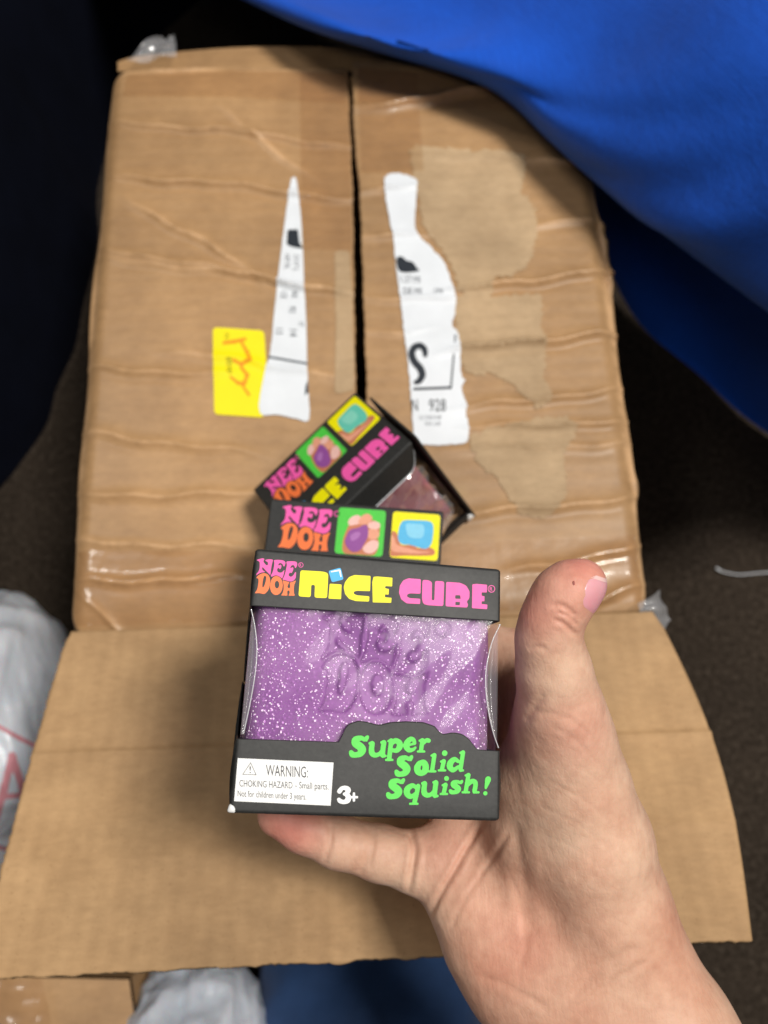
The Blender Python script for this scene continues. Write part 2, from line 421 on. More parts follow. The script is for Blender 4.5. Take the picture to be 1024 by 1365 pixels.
gapR = [on_z(*p, CARTON_H) for p in ((470, 84), (472, 180), (480, 260), (489, 520), (492, 840))]
def gx(poly, y):
    P = sorted([(p[1], p[0]) for p in poly]); return np.interp(y, [a for a, _ in P], [b_ for _, b_ in P])
CRL = creases_px([(150, 163, 465, 190, 1.9, 2.2), (158, 236, 466, 262, 2.4, 2.6), (150, 335, 300, 360, 1.9, 2.4), (150, 345, 466, 388, 1.2, 2.2), (290, 360, 468, 388, 2.0, 2.4),
                  (180, 270, 350, 372, 1.7, 3.2), (112, 490, 290, 500, 1.7, 2.6), (230, 470, 470, 500, 1.0, 3), (100, 575, 340, 606, 1.7, 3.2), (110, 660, 345, 660, 2.0, 3.2),
                  (100, 722, 330, 730, 1.6, 2.6), (110, 775, 330, 770, 2.3, 2.4), (120, 805, 165, 842, 2.0, 2), (300, 150, 410, 230, 1.1, 2.4), (150, 90, 300, 88, 1.4, 2.4)])
CRR = creases_px([(474, 150, 660, 118, 2.6, 4), (472, 262, 560, 246, 1.4, 2.4), (482, 318, 560, 312, 1.8, 2.4), (480, 400, 640, 396, 1.1, 2.6), (600, 392, 838, 355, 2.6, 2.6), (600, 470, 840, 440, 2.8, 2.6),
                  (486, 448, 560, 440, 1.2, 2), (620, 545, 850, 515, 1.8, 2.6), (630, 572, 850, 560, 1.7, 2.4), (610, 600, 850, 590, 1.1, 3), (600, 690, 870, 660, 1.8, 3), (690, 760, 870, 725, 2.0, 2.6),
                  (700, 300, 830, 290, 1.1, 2.6), (720, 820, 860, 780, 2.2, 2.4), (800, 240, 850, 560, 1.4, 1.8), (850, 560, 866, 700, 1.4, 1.8), (560, 210, 800, 215, 1.2, 3)])
wkL, wkR, wkN = wrinkle(14, 3, 1, 1), wrinkle(14, 5, 1, 1), wrinkle(12, 8, 1, 1)
def top_z(x, y, left):
    lines, wk = (CRL, wkL) if left else (CRR, wkR)
    z = crease_h(x, y, lines)+0.0007*wk(x, y)
    edge = (x-cx0) if left else (cx1-x)
    z = z-0.006*np.clip(1-edge/0.010, 0, 1)**2               # rolled outer edge
    z = z-0.003*np.clip(1-(cy1-y)/0.010, 0, 1)**2-0.0022*np.clip(1-(y-cy0)/0.012, 0, 1)**2
    gap = (gx(gapL, y)-x) if left else (x-gx(gapR, y))
    z = z+(-0.0035 if left else 0.0015)*np.clip(1-gap/0.07, 0, 1)
    return z
TOPS = {}
def top_flap(left):
    nu, nv = 130, 420; V = []; uvv = []
    ys = np.linspace(cy0, cy1, nv)
    for y in ys:
        xa, xb = (cx0, gx(gapL, y)) if left else (gx(gapR, y), cx1)
        # ragged cut edge and slightly bowed outer edge
        bow = 0.003*math.sin((y-cy0)/(cy1-cy0)*math.pi)+0.0008*math.sin(y*60)
        jag = 0.00015*math.sin(y*900)+0.0002*math.sin(y*210+1)
        if left: xa -= bow-0.002; xb += jag
        else: xb += bow-0.001; xa += jag
        rc = 0.012                                            # rounded outer corners
        for yy_, s in ((y-cy0, 1), (cy1-y, 1)):
            if yy_ < rc:
                ins = rc-math.sqrt(max(rc*rc-(rc-yy_)**2, 0))
                if left: xa += ins*0.6
                else: xb -= ins*0.6
        V += [(x, y) for x in np.linspace(xa, xb, nu)]
    V = np.array(V); z = top_z(V[:, 0], V[:, 1], left)+CZ
    P = np.c_[V, z]
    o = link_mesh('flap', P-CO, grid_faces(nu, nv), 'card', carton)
    wear_highlight = np.zeros(len(V))  # crease highlights painted as lighter lines, plus worn fibre and rubbed edges
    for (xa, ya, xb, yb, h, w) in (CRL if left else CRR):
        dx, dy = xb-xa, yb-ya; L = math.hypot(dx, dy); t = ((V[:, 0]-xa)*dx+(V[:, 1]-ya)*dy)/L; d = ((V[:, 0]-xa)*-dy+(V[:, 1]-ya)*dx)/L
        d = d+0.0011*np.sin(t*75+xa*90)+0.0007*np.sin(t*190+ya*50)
        wear_highlight = np.maximum(wear_highlight, (0.72+0.28*math.sin(xa*400+ya*700))*np.exp(-np.abs(d/0.0019)**1.5)*np.clip((t+0.01)/0.03, 0, 1)*np.clip((L+0.01-t)/0.03, 0, 1))
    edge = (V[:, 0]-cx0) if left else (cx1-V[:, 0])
    wear_highlight = np.maximum(wear_highlight, 0.8*np.exp(-((edge-0.001)/0.0022)**2)); wear_highlight = np.maximum(wear_highlight, 0.8*np.exp(-((cy1-V[:, 1]-0.002)/0.003)**2))
    wt_ = o.data.attributes.new('wear_highlight', 'FLOAT', 'POINT'); wt_.data.foreach_set('value', wear_highlight.astype(np.float32))
    TOPS[left] = BVHTree.FromPolygons([tuple(p) for p in P], grid_faces(nu, nv))
    solid(o, 0.004); return o
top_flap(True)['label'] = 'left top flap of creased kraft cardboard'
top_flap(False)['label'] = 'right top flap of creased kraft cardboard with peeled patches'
def surf(x, y):
    for k in (True, False):
        h = TOPS[k].ray_cast(Vector((x, y, 1)), Vector((0, 0, -1)))
        if h[0] is not None: return h[0].z
    return CZ-0.002
for nm, (a, b_) in {'side_wall': ((cx0+.003, cy0+.003), (cx0+.003, cy1-.003)), 'side_wall.001': ((cx1-.003, cy0+.003), (cx1-.003, cy1-.003)),
                    'end_wall': ((cx0+.005, cy1-.003), (cx1-.005, cy1-.003)), 'end_wall.001': ((cx0+.005, cy0+.003), (cx1-.005, cy0+.003))}.items():
    a, b_ = np.array(a), np.array(b_); n = np.array([-(b_-a)[1], (b_-a)[0]]); n = n/np.linalg.norm(n)*0.002
    q = [a-n, b_-n, b_+n, a+n]; zt = CZ-0.0115
    V = [np.r_[p, z] for z in (0.001, zt) for p in q]
    link_mesh(nm.split('.')[0], np.array(V)-CO, [(3, 2, 1, 0), (4, 5, 6, 7)]+[(i, (i+1) % 4, (i+1) % 4+4, i+4) for i in range(4)], 'card', carton, False)
link_mesh('bottom_panel', np.array([(cx0+.006, cy0+.006, .004), (cx1-.006, cy0+.006, .004), (cx1-.006, cy1-.006, .004), (cx0+.006, cy1-.006, .004)])-CO, [(0, 1, 2, 3)], 'card_in', carton, False)

# near flap: hinged on the near rim, lifting towards the viewer
def flap_pt(u, v):                               # u 0..1 left-right, v 0..1 hinge to free edge
    L0, R0 = c2w(at(90, 842, 362)), c2w(at(874, 815, 363))
    L1, R1 = c2w(at(-36, 1306, 291)), c2w(at(1003, 1253, 290))
    # gentle sag of the hinge line, rounded shoulder on the right
    p = (1-v)*((1-u)*L0+u*R0)+v*((1-u)*L1+u*R1)
    return p
def near_flap():
    nu, nv = 200, 120; V = []
    L0, R0, L1, R1 = flap_pt(0, 0), flap_pt(1, 0), flap_pt(0, 1), flap_pt(1, 1)
    nrm = np.cross(R0-L0, L1-L0); nrm /= np.linalg.norm(nrm)
    if nrm[2] < 0: nrm = -nrm
    acr = (R0-L0)/np.linalg.norm(R0-L0)
    for j in range(nv):
        v = j/(nv-1)
        for i in range(nu):
            u = i/(nu-1); p = flap_pt(u, v).copy()
            z = 0.0012*wkN(np.float64(p[0]), np.float64(p[1]))
            for (v0, h, w, t) in ((0.40, 0.0016, 0.014, 0.02), (0.385, -0.0008, 0.02, 0.02), (0.72, 0.0006, 0.03, -0.03)):
                z += h*math.exp(-abs(v-v0-t*u)/w)
            z += 0.009*4*(v*(1-v))*(-0.35)                      # shallow sag
            sh = max(0, 1-v/0.22)
            if i == nu-1 or u > 0.985: pass
            side = (u-0.5)*2
            bow = 0.010*math.sin(math.pi*min(v*1.0, 1))*(1 if side > 0 else 0.25)
            p = p+acr*(side**3)*bow if side > 0 else p-acr*(abs(side)**3)*bow
            if v < 0.06: p = p-acr*np.sign(side)*(abs(side)**10)*0.0015*(1-v/0.06)
            # ragged edges
            if j == nv-1: p = p+(L1-L0)/np.linalg.norm(L1-L0)*(0.0002*math.sin(u*160)+0.0003*math.sin(u*57+1)+0.0012*math.exp(-((u-0.47)/0.01)**2)+rng.normal(0, 0.00016))
            if i == 0: p = p+acr*rng.normal(0, 0.00025)
            V.append(p+nrm*z)
    V = np.array(V)
    o = link_mesh('flap', V-CO, grid_faces(nu, nv), None, carton)
    o.data.materials.append(M['card_in']); o.data.materials.append(M['card_edge'])
    o.data.flip_normals()
    s = solid(o, 0.0042); s.modifiers[0].material_offset_rim = 1
    o['label'] = 'open near flap of plain brown cardboard'
    return V.reshape(nv, nu, 3)
FL = near_flap()

# peeled paper, labels, stickers and tape lie on the flaps
def drape(name, outline_px, material, parent, dz, jitter=0.0, seed=0, step=5.0, smooth_n=4, holes=None, spline=True):
    r = np.random.default_rng(seed)
    P = catmull(outline_px, smooth_n) if spline else rounded(outline_px, 6, 3)
    if jitter: 
        Q = []
        for i in range(len(P)):
            a, b_ = P[i], P[(i+1) % len(P)]
            for t in (0, 0.33, 0.66): Q.append(a+(b_-a)*t+r.normal(0, jitter, 2))
        P = np.array(Q)
    bm = bmesh.new()
    vs = [bm.verts.new((p[0], p[1], 0)) for p in P]
    V, T = poly_tris([P])
    for t in T:
        try: bm.faces.new([vs[i] for i in t])
        except ValueError: pass
    for _ in range(6):
        le = [e for e in bm.edges if e.calc_length() > step]
        if not le: break
        bmesh.ops.subdivide_edges(bm, edges=le, cuts=1)
        bmesh.ops.triangulate(bm, faces=[f for f in bm.faces if len(f.verts) > 3])
        if len(bm.verts) > 9000: break
    W = []
    for v in bm.verts:
        w = on_z(v.co.x, v.co.y, CARTON_H); z = surf(w[0], w[1]); W.append((w[0], w[1], z+dz))
    idx = {v: i for i, v in enumerate(bm.verts)}
    W = np.array(W); Fc = []
    for f in bm.faces:
        q = [idx[v] for v in f.verts]; a, b_, c = W[q[0]], W[q[1]], W[q[2]]
        if np.cross(b_-a, c-a)[2] < 0: q.reverse()
        Fc.append(q)
    bm.free()
    base = CO if parent is carton else CO
    o = link_mesh(name, W-base, Fc, material, parent)
    return o
def drape2d(name, V, Fc, material, parent, dz):  # flat ink outline in pixel units laid on the carton top
    W = []
    for p in V:
        w = on_z(p[0], p[1], CARTON_H); W.append((w[0], w[1], surf(w[0], w[1])+dz))
    W = np.array(W); out = []
    for f in Fc:
        a, b_, c = W[f[0]], W[f[1]], W[f[2]]
        out.append(f if np.cross(b_-a, c-a)[2] > 0 else tuple(reversed(f)))
    return link_mesh(name, W-CO, out, material, parent, False)

drape('torn_paper', [(552, 196), (600, 200), (690, 205), (700, 230), (695, 255), (712, 275), (716, 310), (708, 345), (690, 365), (660, 372), (655, 395), (620, 398), (600, 350), (570, 310), (556, 260), (548, 220)], 'card_raw', carton, 0.0005, 1.9, 1)
drape('torn_paper', [(606, 402), (640, 398), (700, 392), (722, 398), (722, 430), (728, 470), (726, 500), (735, 530), (715, 545), (690, 520), (660, 500), (625, 500), (612, 470)], 'card_raw', carton, 0.0005, 1.9, 2)
drape('torn_paper', [(628, 582), (680, 566), (742, 556), (768, 570), (752, 610), (756, 650), (730, 690), (690, 680), (665, 640), (640, 620)], 'card_raw', carton, 0.0005, 1.9, 3)
drape('torn_paper', [(446, 330), (466, 330), (470, 400), (472, 518), (446, 522), (447, 420)], 'card_raw', carton, 0.0005, 0.5, 4, spline=False)

lab1 = drape('torn_label', [(388, 238), (391, 236), (395, 239), (402, 300), (405, 370), (408, 430), (409, 480), (411, 520), (411.5, 558), (395, 557), (370, 552), (346, 549), (352, 500), (360, 470), (366, 410), (374, 340), (382, 275)], 'paper', carton, 0.0009, 0.15, 5)
lab1['label'] = 'narrow torn wedge of white shipping label'
ys_ = drape('yellow_sticker', [(284, 437), (352, 440), (356, 500), (352, 556), (286, 553)], 'ypaper', carton, 0.0006, 0, 6, spline=False)
lab2 = drape('torn_label', [(513, 240), (553, 240), (555, 260), (553, 300), (558, 316), (575, 332), (592, 352), (601, 375), (606, 392), (608, 405), (605, 425), (603, 436), (612, 450), (614, 490), (616, 505), (620, 508), (615, 520), (622, 540), (621, 552), (625, 572), (622, 590), (605, 594), (556, 593), (551, 575), (547, 520), (541, 460), (532, 390), (524, 320)], 'paper', carton, 0.0009, 0.5, 7)
lab2['label'] = 'torn white shipping label piece with black letter S'
# printing on the labels
blk = [rounded([(383, 305), (397, 304), (399, 322), (404, 330), (390, 328), (382, 325)], 2)]
drape2d('lettering', *merge2d([[b_] for b_ in blk]), 'label_ink', lab1, 0.0011)
def vtext(s, x, y, size, rot, sx=0.8, bold=0.0):
    V, Fc = text2d(s, size, sx, bold); c, sn = math.cos(rot), math.sin(rot)
    V = np.c_[x+V[:, 0]*c-(-V[:, 1])*sn, y+V[:, 0]*sn+(-V[:, 1])*c]
    return V, Fc
lt1 = [vtext('107 PL', 380, 338, 9.5, 1.62), vtext('2117 L', 392, 338, 10, 1.62), vtext('CE', 375, 387, 11, 1.62), vtext('RE', 389, 387, 11, 1.62, bold=.01), vtext('92', 386, 407, 12, 1.62, bold=.01), vtext('13', 368, 437, 13, 1.62), vtext('14', 386, 438, 15, 1.62, bold=.02), vtext('IT', 398, 428, 10, 1.62)]
drape2d('lettering', *merge2d(lt1), 'label_grey', lab1, 0.0011)
drape2d('lettering', *merge2d([[np.array([(358, 474), (410, 482), (410, 485), (357.5, 477)])], [np.array([(407, 513), (410, 505), (411, 522), (406, 526)])]]), 'label_grey', lab1, 0.0011)
hw_s = 0.75
hw = [[(299, 458, 2.6), (312, 456, 3), (327, 452, 2.6)], [(322, 456, 2.2), (330, 470, 3), (334, 480, 3), (322, 486, 2.6), (312, 481, 2.4)], [(322, 490, 2.6), (330, 500, 3), (326, 511, 3), (318, 511, 2.6), (308, 503, 2)], [(322, 512, 1.6), (332, 526, 2.4)]]
hw = [[(x, y, r*hw_s) for x, y, r in c] for c in hw]
drape2d('handwriting', *strokes(hw, 1.0, 2), 'red_pen', ys_, 0.0009)
drape2d('lettering', *merge2d([vtext('H113', 300, 445, 9, 1.57, .7), vtext('8RMP', 302, 478, 11, 1.57, .8)]), 'olive_ink', ys_, 0.0008)
blk2 = [catmull([(529, 347), (536, 345), (542, 350), (550, 352), (556, 360), (558, 364), (533, 365)], 3)]
drape2d('lettering', *merge2d([[b_] for b_ in blk2]), 'label_ink', lab2, 0.0011)
lt2 = [vtext('1.27 MI', 534, 379, 12.5, 0.02, .75, .01), vtext('DE MI', 538, 395, 12.5, 0.0, .78, .01), vtext('194', 579, 394, 11, 0.05, .78, .01)]
drape2d('lettering', *merge2d(lt2), 'label_grey', lab2, 0.0011)
S_ = [[(566, 476, 1.8), (565, 468, 2.8), (559, 463, 3), (551, 466, 3.2), (548, 475, 3.4), (552, 485, 3.6), (559, 493, 3.6), (562, 502, 3.4), (558, 510, 2.6), (553, 512, 1.6)]]
S_ = [catmull([(x+0.8, y, r+0.9) for x, y, r in c], 5, False).tolist() for c in S_]
drape2d('lettering', *strokes(S_, 0.5, 1.0), 'label_ink', lab2, 0.0011)
drape2d('lettering', *merge2d([vtext('N', 549, 550, 23, -0.02, .55, .02), vtext('928', 572, 550, 23, -0.02, .68, .02), [np.array([(551, 519), (597, 517), (600, 516), (606, 448), (608, 448), (602, 520), (551, 522.5)])]]), 'label_ink', lab2, 0.0011)
drape2d('lettering', *merge2d([vtext('(1) 518-2140', 559, 561, 7.5, -0.02, .75), vtext('FDX 1220', 567, 569, 6.5, -0.02, .75)]), 'label_grey', lab2, 0.0011)
# clear tape
def tape(px4, dz, nu=60, nv=24, seed=0, amp=0.0008):
    P = [on_z(*p, CARTON_H) for p in px4]; wk = wrinkle(10, seed+20, 1, 1); V = []
    for j in range(nv):
        for i in range(nu):
            u, v = i/(nu-1), j/(nv-1)
            p = (1-v)*((1-u)*P[0]+u*P[1])+v*((1-u)*P[3]+u*P[2])
            p = np.array([min(max(p[0], cx0+0.004), cx1-0.004), min(max(p[1], cy0+0.003), cy1-0.003), 0])
            z = surf(p[0], p[1])
            z += dz+amp*0.5*(1+wk(p[0]*9, p[1]*9))*0.35
            V.append((p[0], p[1], z))
    link_mesh('tape', np.array(V)-CO, grid_faces(nu, nv), 'tape', carton)
tape([(96, 735), (478, 735), (478, 836), (96, 842)], 0.0009, seed=1)
tape([(494, 730), (868, 712), (870, 800), (494, 836)], 0.0009, seed=2)
tape([(172, 92), (460, 90), (460, 132), (164, 128)], 0.0009, seed=3)
tape([(476, 92), (690, 110), (700, 150), (476, 140)], 0.0009, seed=4)
tape([(400, 92), (464, 92), (470, 330), (402, 330)], 0.0012, seed=5, nu=30, nv=60)
tape([(478, 96), (556, 100), (565, 230), (482, 234)], 0.0012, seed=6, nu=30, nv=50)
def crumple(name, pts, mt, parent, seed, amp):
    r = np.random.default_rng(seed); n = 18; V = []
    P = [c2w(at(*p)) for p in pts]
    for j in range(n):
        for i in range(n):
            u, v = i/(n-1), j/(n-1)
            p = (1-v)*((1-u)*P[0]+u*P[1])+v*((1-u)*P[3]+u*P[2])
            V.append(p+np.array([0.3*amp*math.sin(v*9+seed), 0.3*amp*math.sin(u*8), r.normal(0, amp*.12)+amp*2.2*math.sin(u*6+v*3+seed)+amp*math.sin(v*11-u*5)]))
    o = link_mesh(name, np.array(V)-CO, grid_faces(n, n), mt, parent)
    return o
crumple('loose_tape', [(850, 806, 360), (878, 788, 372), (897, 826, 380), (872, 852, 366)], 'tape_loose', carton, 3, 0.0011)
crumple('loose_tape', [(160, 78, 456), (215, 48, 470), (232, 46, 474), (236, 76, 458)], 'tape_loose', carton, 4, 0.0012)
# the tucked end strip along the far rim
tp = [(157, 82), (190, 74), (300, 64), (400, 62), (500, 66), (560, 86)]
V = []
for i, (x, y) in enumerate(catmull(tp, 10, False)):
    V.append(on_z(x, y, CARTON_H-9)); V.append(on_z(x, 95, CARTON_H-8))
link_mesh('rim_paper', np.array(V)-CO, [(2*i, 2*i+1, 2*i+3, 2*i+2) for i in range(len(V)//2-1)], 'card', carton)

# ------------------------------------------------------------------ print artwork (pixel-crop outlines -> canonical shapes)
def crop(pts, ox, oy, s): return np.asarray(pts, float)*s+np.array([ox, oy])
LG = lambda pts: crop(pts, 338, 740, 72/1024)
LOGO_P = [catmull(LG(p), 4) for p in (
 [(65, 95), (110, 75), (175, 62), (205, 75), (190, 110), (195, 135), (235, 185), (265, 190), (275, 160), (265, 130), (228, 110), (235, 90), (290, 80), (355, 85), (365, 105), (345, 190), (328, 300), (318, 372), (290, 350), (230, 290), (180, 235), (162, 245), (175, 285), (215, 315), (200, 325), (150, 330), (100, 350), (55, 380), (60, 355), (95, 310), (115, 250), (118, 170), (110, 125)],
 [(385, 105), (420, 92), (500, 92), (570, 105), (605, 140), (598, 180), (585, 212), (568, 210), (555, 180), (520, 152), (485, 158), (470, 190), (490, 195), (507, 182), (527, 195), (528, 225), (515, 255), (500, 268), (480, 245), (455, 255), (448, 290), (465, 320), (500, 332), (540, 325), (570, 295), (585, 285), (578, 340), (560, 400), (540, 440), (500, 410), (440, 385), (390, 390), (350, 408), (330, 400), (335, 375), (360, 330), (380, 260), (392, 190), (395, 140)],
 [(625, 130), (670, 118), (760, 118), (810, 130), (828, 165), (820, 210), (800, 242), (785, 240), (780, 215), (755, 190), (725, 195), (702, 225), (703, 248), (720, 240), (740, 232), (755, 245), (752, 275), (742, 305), (722, 338), (697, 332), (674, 350), (668, 380), (688, 405), (722, 407), (760, 375), (785, 332), (802, 322), (806, 350), (803, 400), (795, 440), (760, 480), (710, 500), (650, 490), (600, 475), (555, 465), (560, 445), (590, 380), (615, 280), (632, 190)])]
LOGO_O = [[catmull(LG(p), 4) for p in ls] for ls in (
 [[(60, 420), (100, 380), (160, 350), (215, 345), (265, 365), (300, 410), (315, 480), (310, 560), (290, 640), (250, 700), (205, 735), (150, 730), (100, 720), (35, 722), (35, 705), (65, 660), (85, 590), (95, 500), (90, 445), (62, 438)], [(215, 395), (238, 410), (240, 450), (225, 520), (205, 580), (185, 610), (168, 600), (170, 540), (182, 460), (200, 405)]],
 [[(430, 400), (480, 412), (525, 455), (550, 530), (552, 600), (535, 670), (495, 730), (440, 755), (385, 745), (340, 700), (315, 620), (318, 540), (340, 470), (380, 415)], [(445, 488), (475, 510), (487, 560), (475, 610), (445, 632), (415, 610), (403, 560), (415, 510)]],
 [[(555, 485), (600, 492), (670, 512), (672, 530), (655, 560), (645, 600), (660, 625), (680, 628), (695, 600), (690, 550), (695, 520), (740, 510), (775, 492), (800, 485), (795, 510), (775, 560), (765, 640), (768, 720), (780, 765), (720, 770), (668, 768), (675, 745), (685, 715), (680, 680), (660, 670), (642, 685), (640, 720), (640, 765), (600, 768), (528, 762), (540, 740), (560, 700), (572, 640), (570, 560)]])]
def ring(cx, cy, r0, r1, n=28):
    a = np.linspace(0, 2*math.pi, n, endpoint=False); c = np.c_[np.cos(a), np.sin(a)]
    return [c*r0+(cx, cy), (c*r1+(cx, cy))[::-1]]
CA = lambda pts: crop(pts, 325, 725, 180/1024)
CB = lambda pts: crop(pts, 500, 740, 180/1024)
NICE = [rounded(CA([(430, 200), (600, 210), (640, 222), (640, 262), (632, 412), (536, 408), (540, 312), (512, 310), (508, 405), (415, 398)]), 3.2),
        rounded(CA([(652, 302), (742, 308), (738, 420), (642, 415)]), 1.4),
        rounded(CA([(962, 243), (840, 236), (798, 252), (768, 290), (758, 330), (768, 380), (800, 418), (850, 434), (950, 438), (953, 398), (856, 390), (834, 378), (834, 364), (856, 356), (958, 359)]), 1.6),
        rounded(np.array([(497, 803), (496.4, 776), (498, 769), (503, 768.5), (523.2, 770.2), (522.8, 781.8), (514, 781.3), (513.2, 784), (518.5, 785.3), (518.1, 792.7), (513.2, 792.4), (513.2, 796.2), (522, 797), (521.5, 803.6)]), 0.7)]
NDOT = rounded(CA([(642, 205), (735, 180), (757, 270), (668, 292)]), 2.6)
NDOTL = rounded(CA([(660, 208), (725, 194), (734, 199), (742, 250), (733, 252), (722, 207), (662, 217)]), 0.4)
CUBE = [[rounded(CB([(347, 183), (252, 176), (214, 192), (188, 232), (182, 285), (198, 335), (240, 366), (342, 371), (343, 331), (262, 326), (243, 315), (243, 300), (262, 290), (345, 293)]), 1.6)],
        [rounded(CB([(360, 188), (405, 190), (432, 205), (430, 342), (450, 342), (455, 195), (525, 200), (518, 387), (400, 380), (365, 370), (356, 330)]), 3.0)],
        [rounded(CB([(540, 203), (645, 210), (692, 232), (717, 275), (715, 330), (694, 352), (706, 374), (700, 398), (535, 388)]), 2.2), rounded(CB([(608, 304), (645, 304), (650, 332), (608, 331)]), 1.2)[::-1], rounded(CB([(610, 354), (645, 356), (642, 381), (608, 379)]), 1.0)[::-1]],
        [rounded(CB([(738, 222), (770, 218), (850, 225), (848, 283), (808, 283), (808, 308), (830, 312), (830, 350), (808, 350), (808, 372), (852, 375), (850, 410), (735, 402)]), 1.0)]]

# ------------------------------------------------------------------ toy boxes
BW, BH, BD = 70.0, 68.0, 54.0
class Face:                                     # a flat face of a box in the box's local mm frame
    def __init__(s, org, eu, ev): s.o, s.u, s.v = (np.array(a, float) for a in (org, eu, ev)); s.n = np.cross(s.u, s.v)
    def put(s, V, lift): return (s.o+np.outer(V[:, 0], s.u)+np.outer(V[:, 1], s.v)+s.n*lift)/1000
def stick(face, parts, name, material, parent, lift, label=None):
    V, Fc = merge2d(parts) if isinstance(parts, list) else parts
    o = link_mesh(name, face.put(V, lift), flip_to_ccw(V, Fc), material, parent, False)
    if label: o['label'] = label
    return o
def tf(shapes, f):                              # apply a point map to nested outlines / meshes
    if isinstance(shapes, tuple): return (f(shapes[0]), shapes[1])
    if isinstance(shapes, np.ndarray): return f(shapes)
    return [tf(s, f) for s in shapes]
def rect_path(w, d, r, n=5):                    # rounded rectangle loop; front at z=0, back at z=-d
    pts = []
    for (cx, cz, a0) in ((w/2-r, -r, 90), (-w/2+r, -r, 180)[:0] or (0, 0, 0),): pass
    for cx, cz, a0 in ((w/2-r, -d+r, -90), (w/2-r, -r, 0), (-w/2+r, -r, 90), (-w/2+r, -d+r, 180)):
        for k in range(n+1):
            a = math.radians(a0+90*k/n); pts.append((cx+r*math.cos(a), cz+r*math.sin(a)))
    P = np.array(pts); out = []
    for i in range(len(P)):                     # densify
        a, b_ = P[i], P[(i+1) % len(P)]; L = np.linalg.norm(b_-a); m_ = max(1, int(L/0.8))
        for k in range(m_): out.append(a+(b_-a)*k/m_)
    return np.array(out)
def cap(name, parent, edge_fn, sgn, grow, bulge, dent=None):
    """half carton: wall from the window edge to the closed end; sgn +1 top, -1 bottom"""
    r = 0.9; P = rect_path(BW+2*grow, BD+2*grow*0.4, r); n = len(P); V, rows = [], []
    cen = np.array([0, -BD/2]); yend = sgn*BH/2
    e = np.array([edge_fn(x, z) for x, z in P])
    ts = [0, 0.02, 0.2, 0.4, 0.6, 0.8, 1.0]
    for t in ts:
        for (x, z), ee in zip(P, e):
            y = ee+(yend-sgn*1.0-ee)*t
            bx = bulge*math.sin(math.pi*t)*(1 if z < -1.5 and z > -BD+1.5 else 0)
            V.append((x+math.copysign(bx, x), y, z))
    for k in range(1, 6):                        # rounded rim into the end face
        a = k/5*math.pi/2
        for x, z in P:
            d = np.array([x, z])-cen; L = np.abs(d)
            sx = 1-(1-math.cos(a))*1.0/max(BW/2, 1); sz = 1-(1-math.cos(a))*1.0/(BD/2)
            V.append((d[0]*sx+cen[0], yend-sgn*1.0*(1-math.sin(a)), d[1]*sz+cen[1]))
    nr = len(ts)+5; Fc = grid_faces(n, nr, True)
    Fc.append(tuple(range((nr-1)*n, nr*n)))
    if sgn < 0: Fc = [tuple(reversed(f)) for f in Fc]
    V = np.array(V)
    if dent is not None: V = dent(V)
    o = link_mesh(name, V/1000, [tuple(reversed(f)) for f in Fc], 'black', parent)
    o.data.set_sharp_from_angle(angle=math.radians(40))
    sd = solid(o, 0.00045); return o

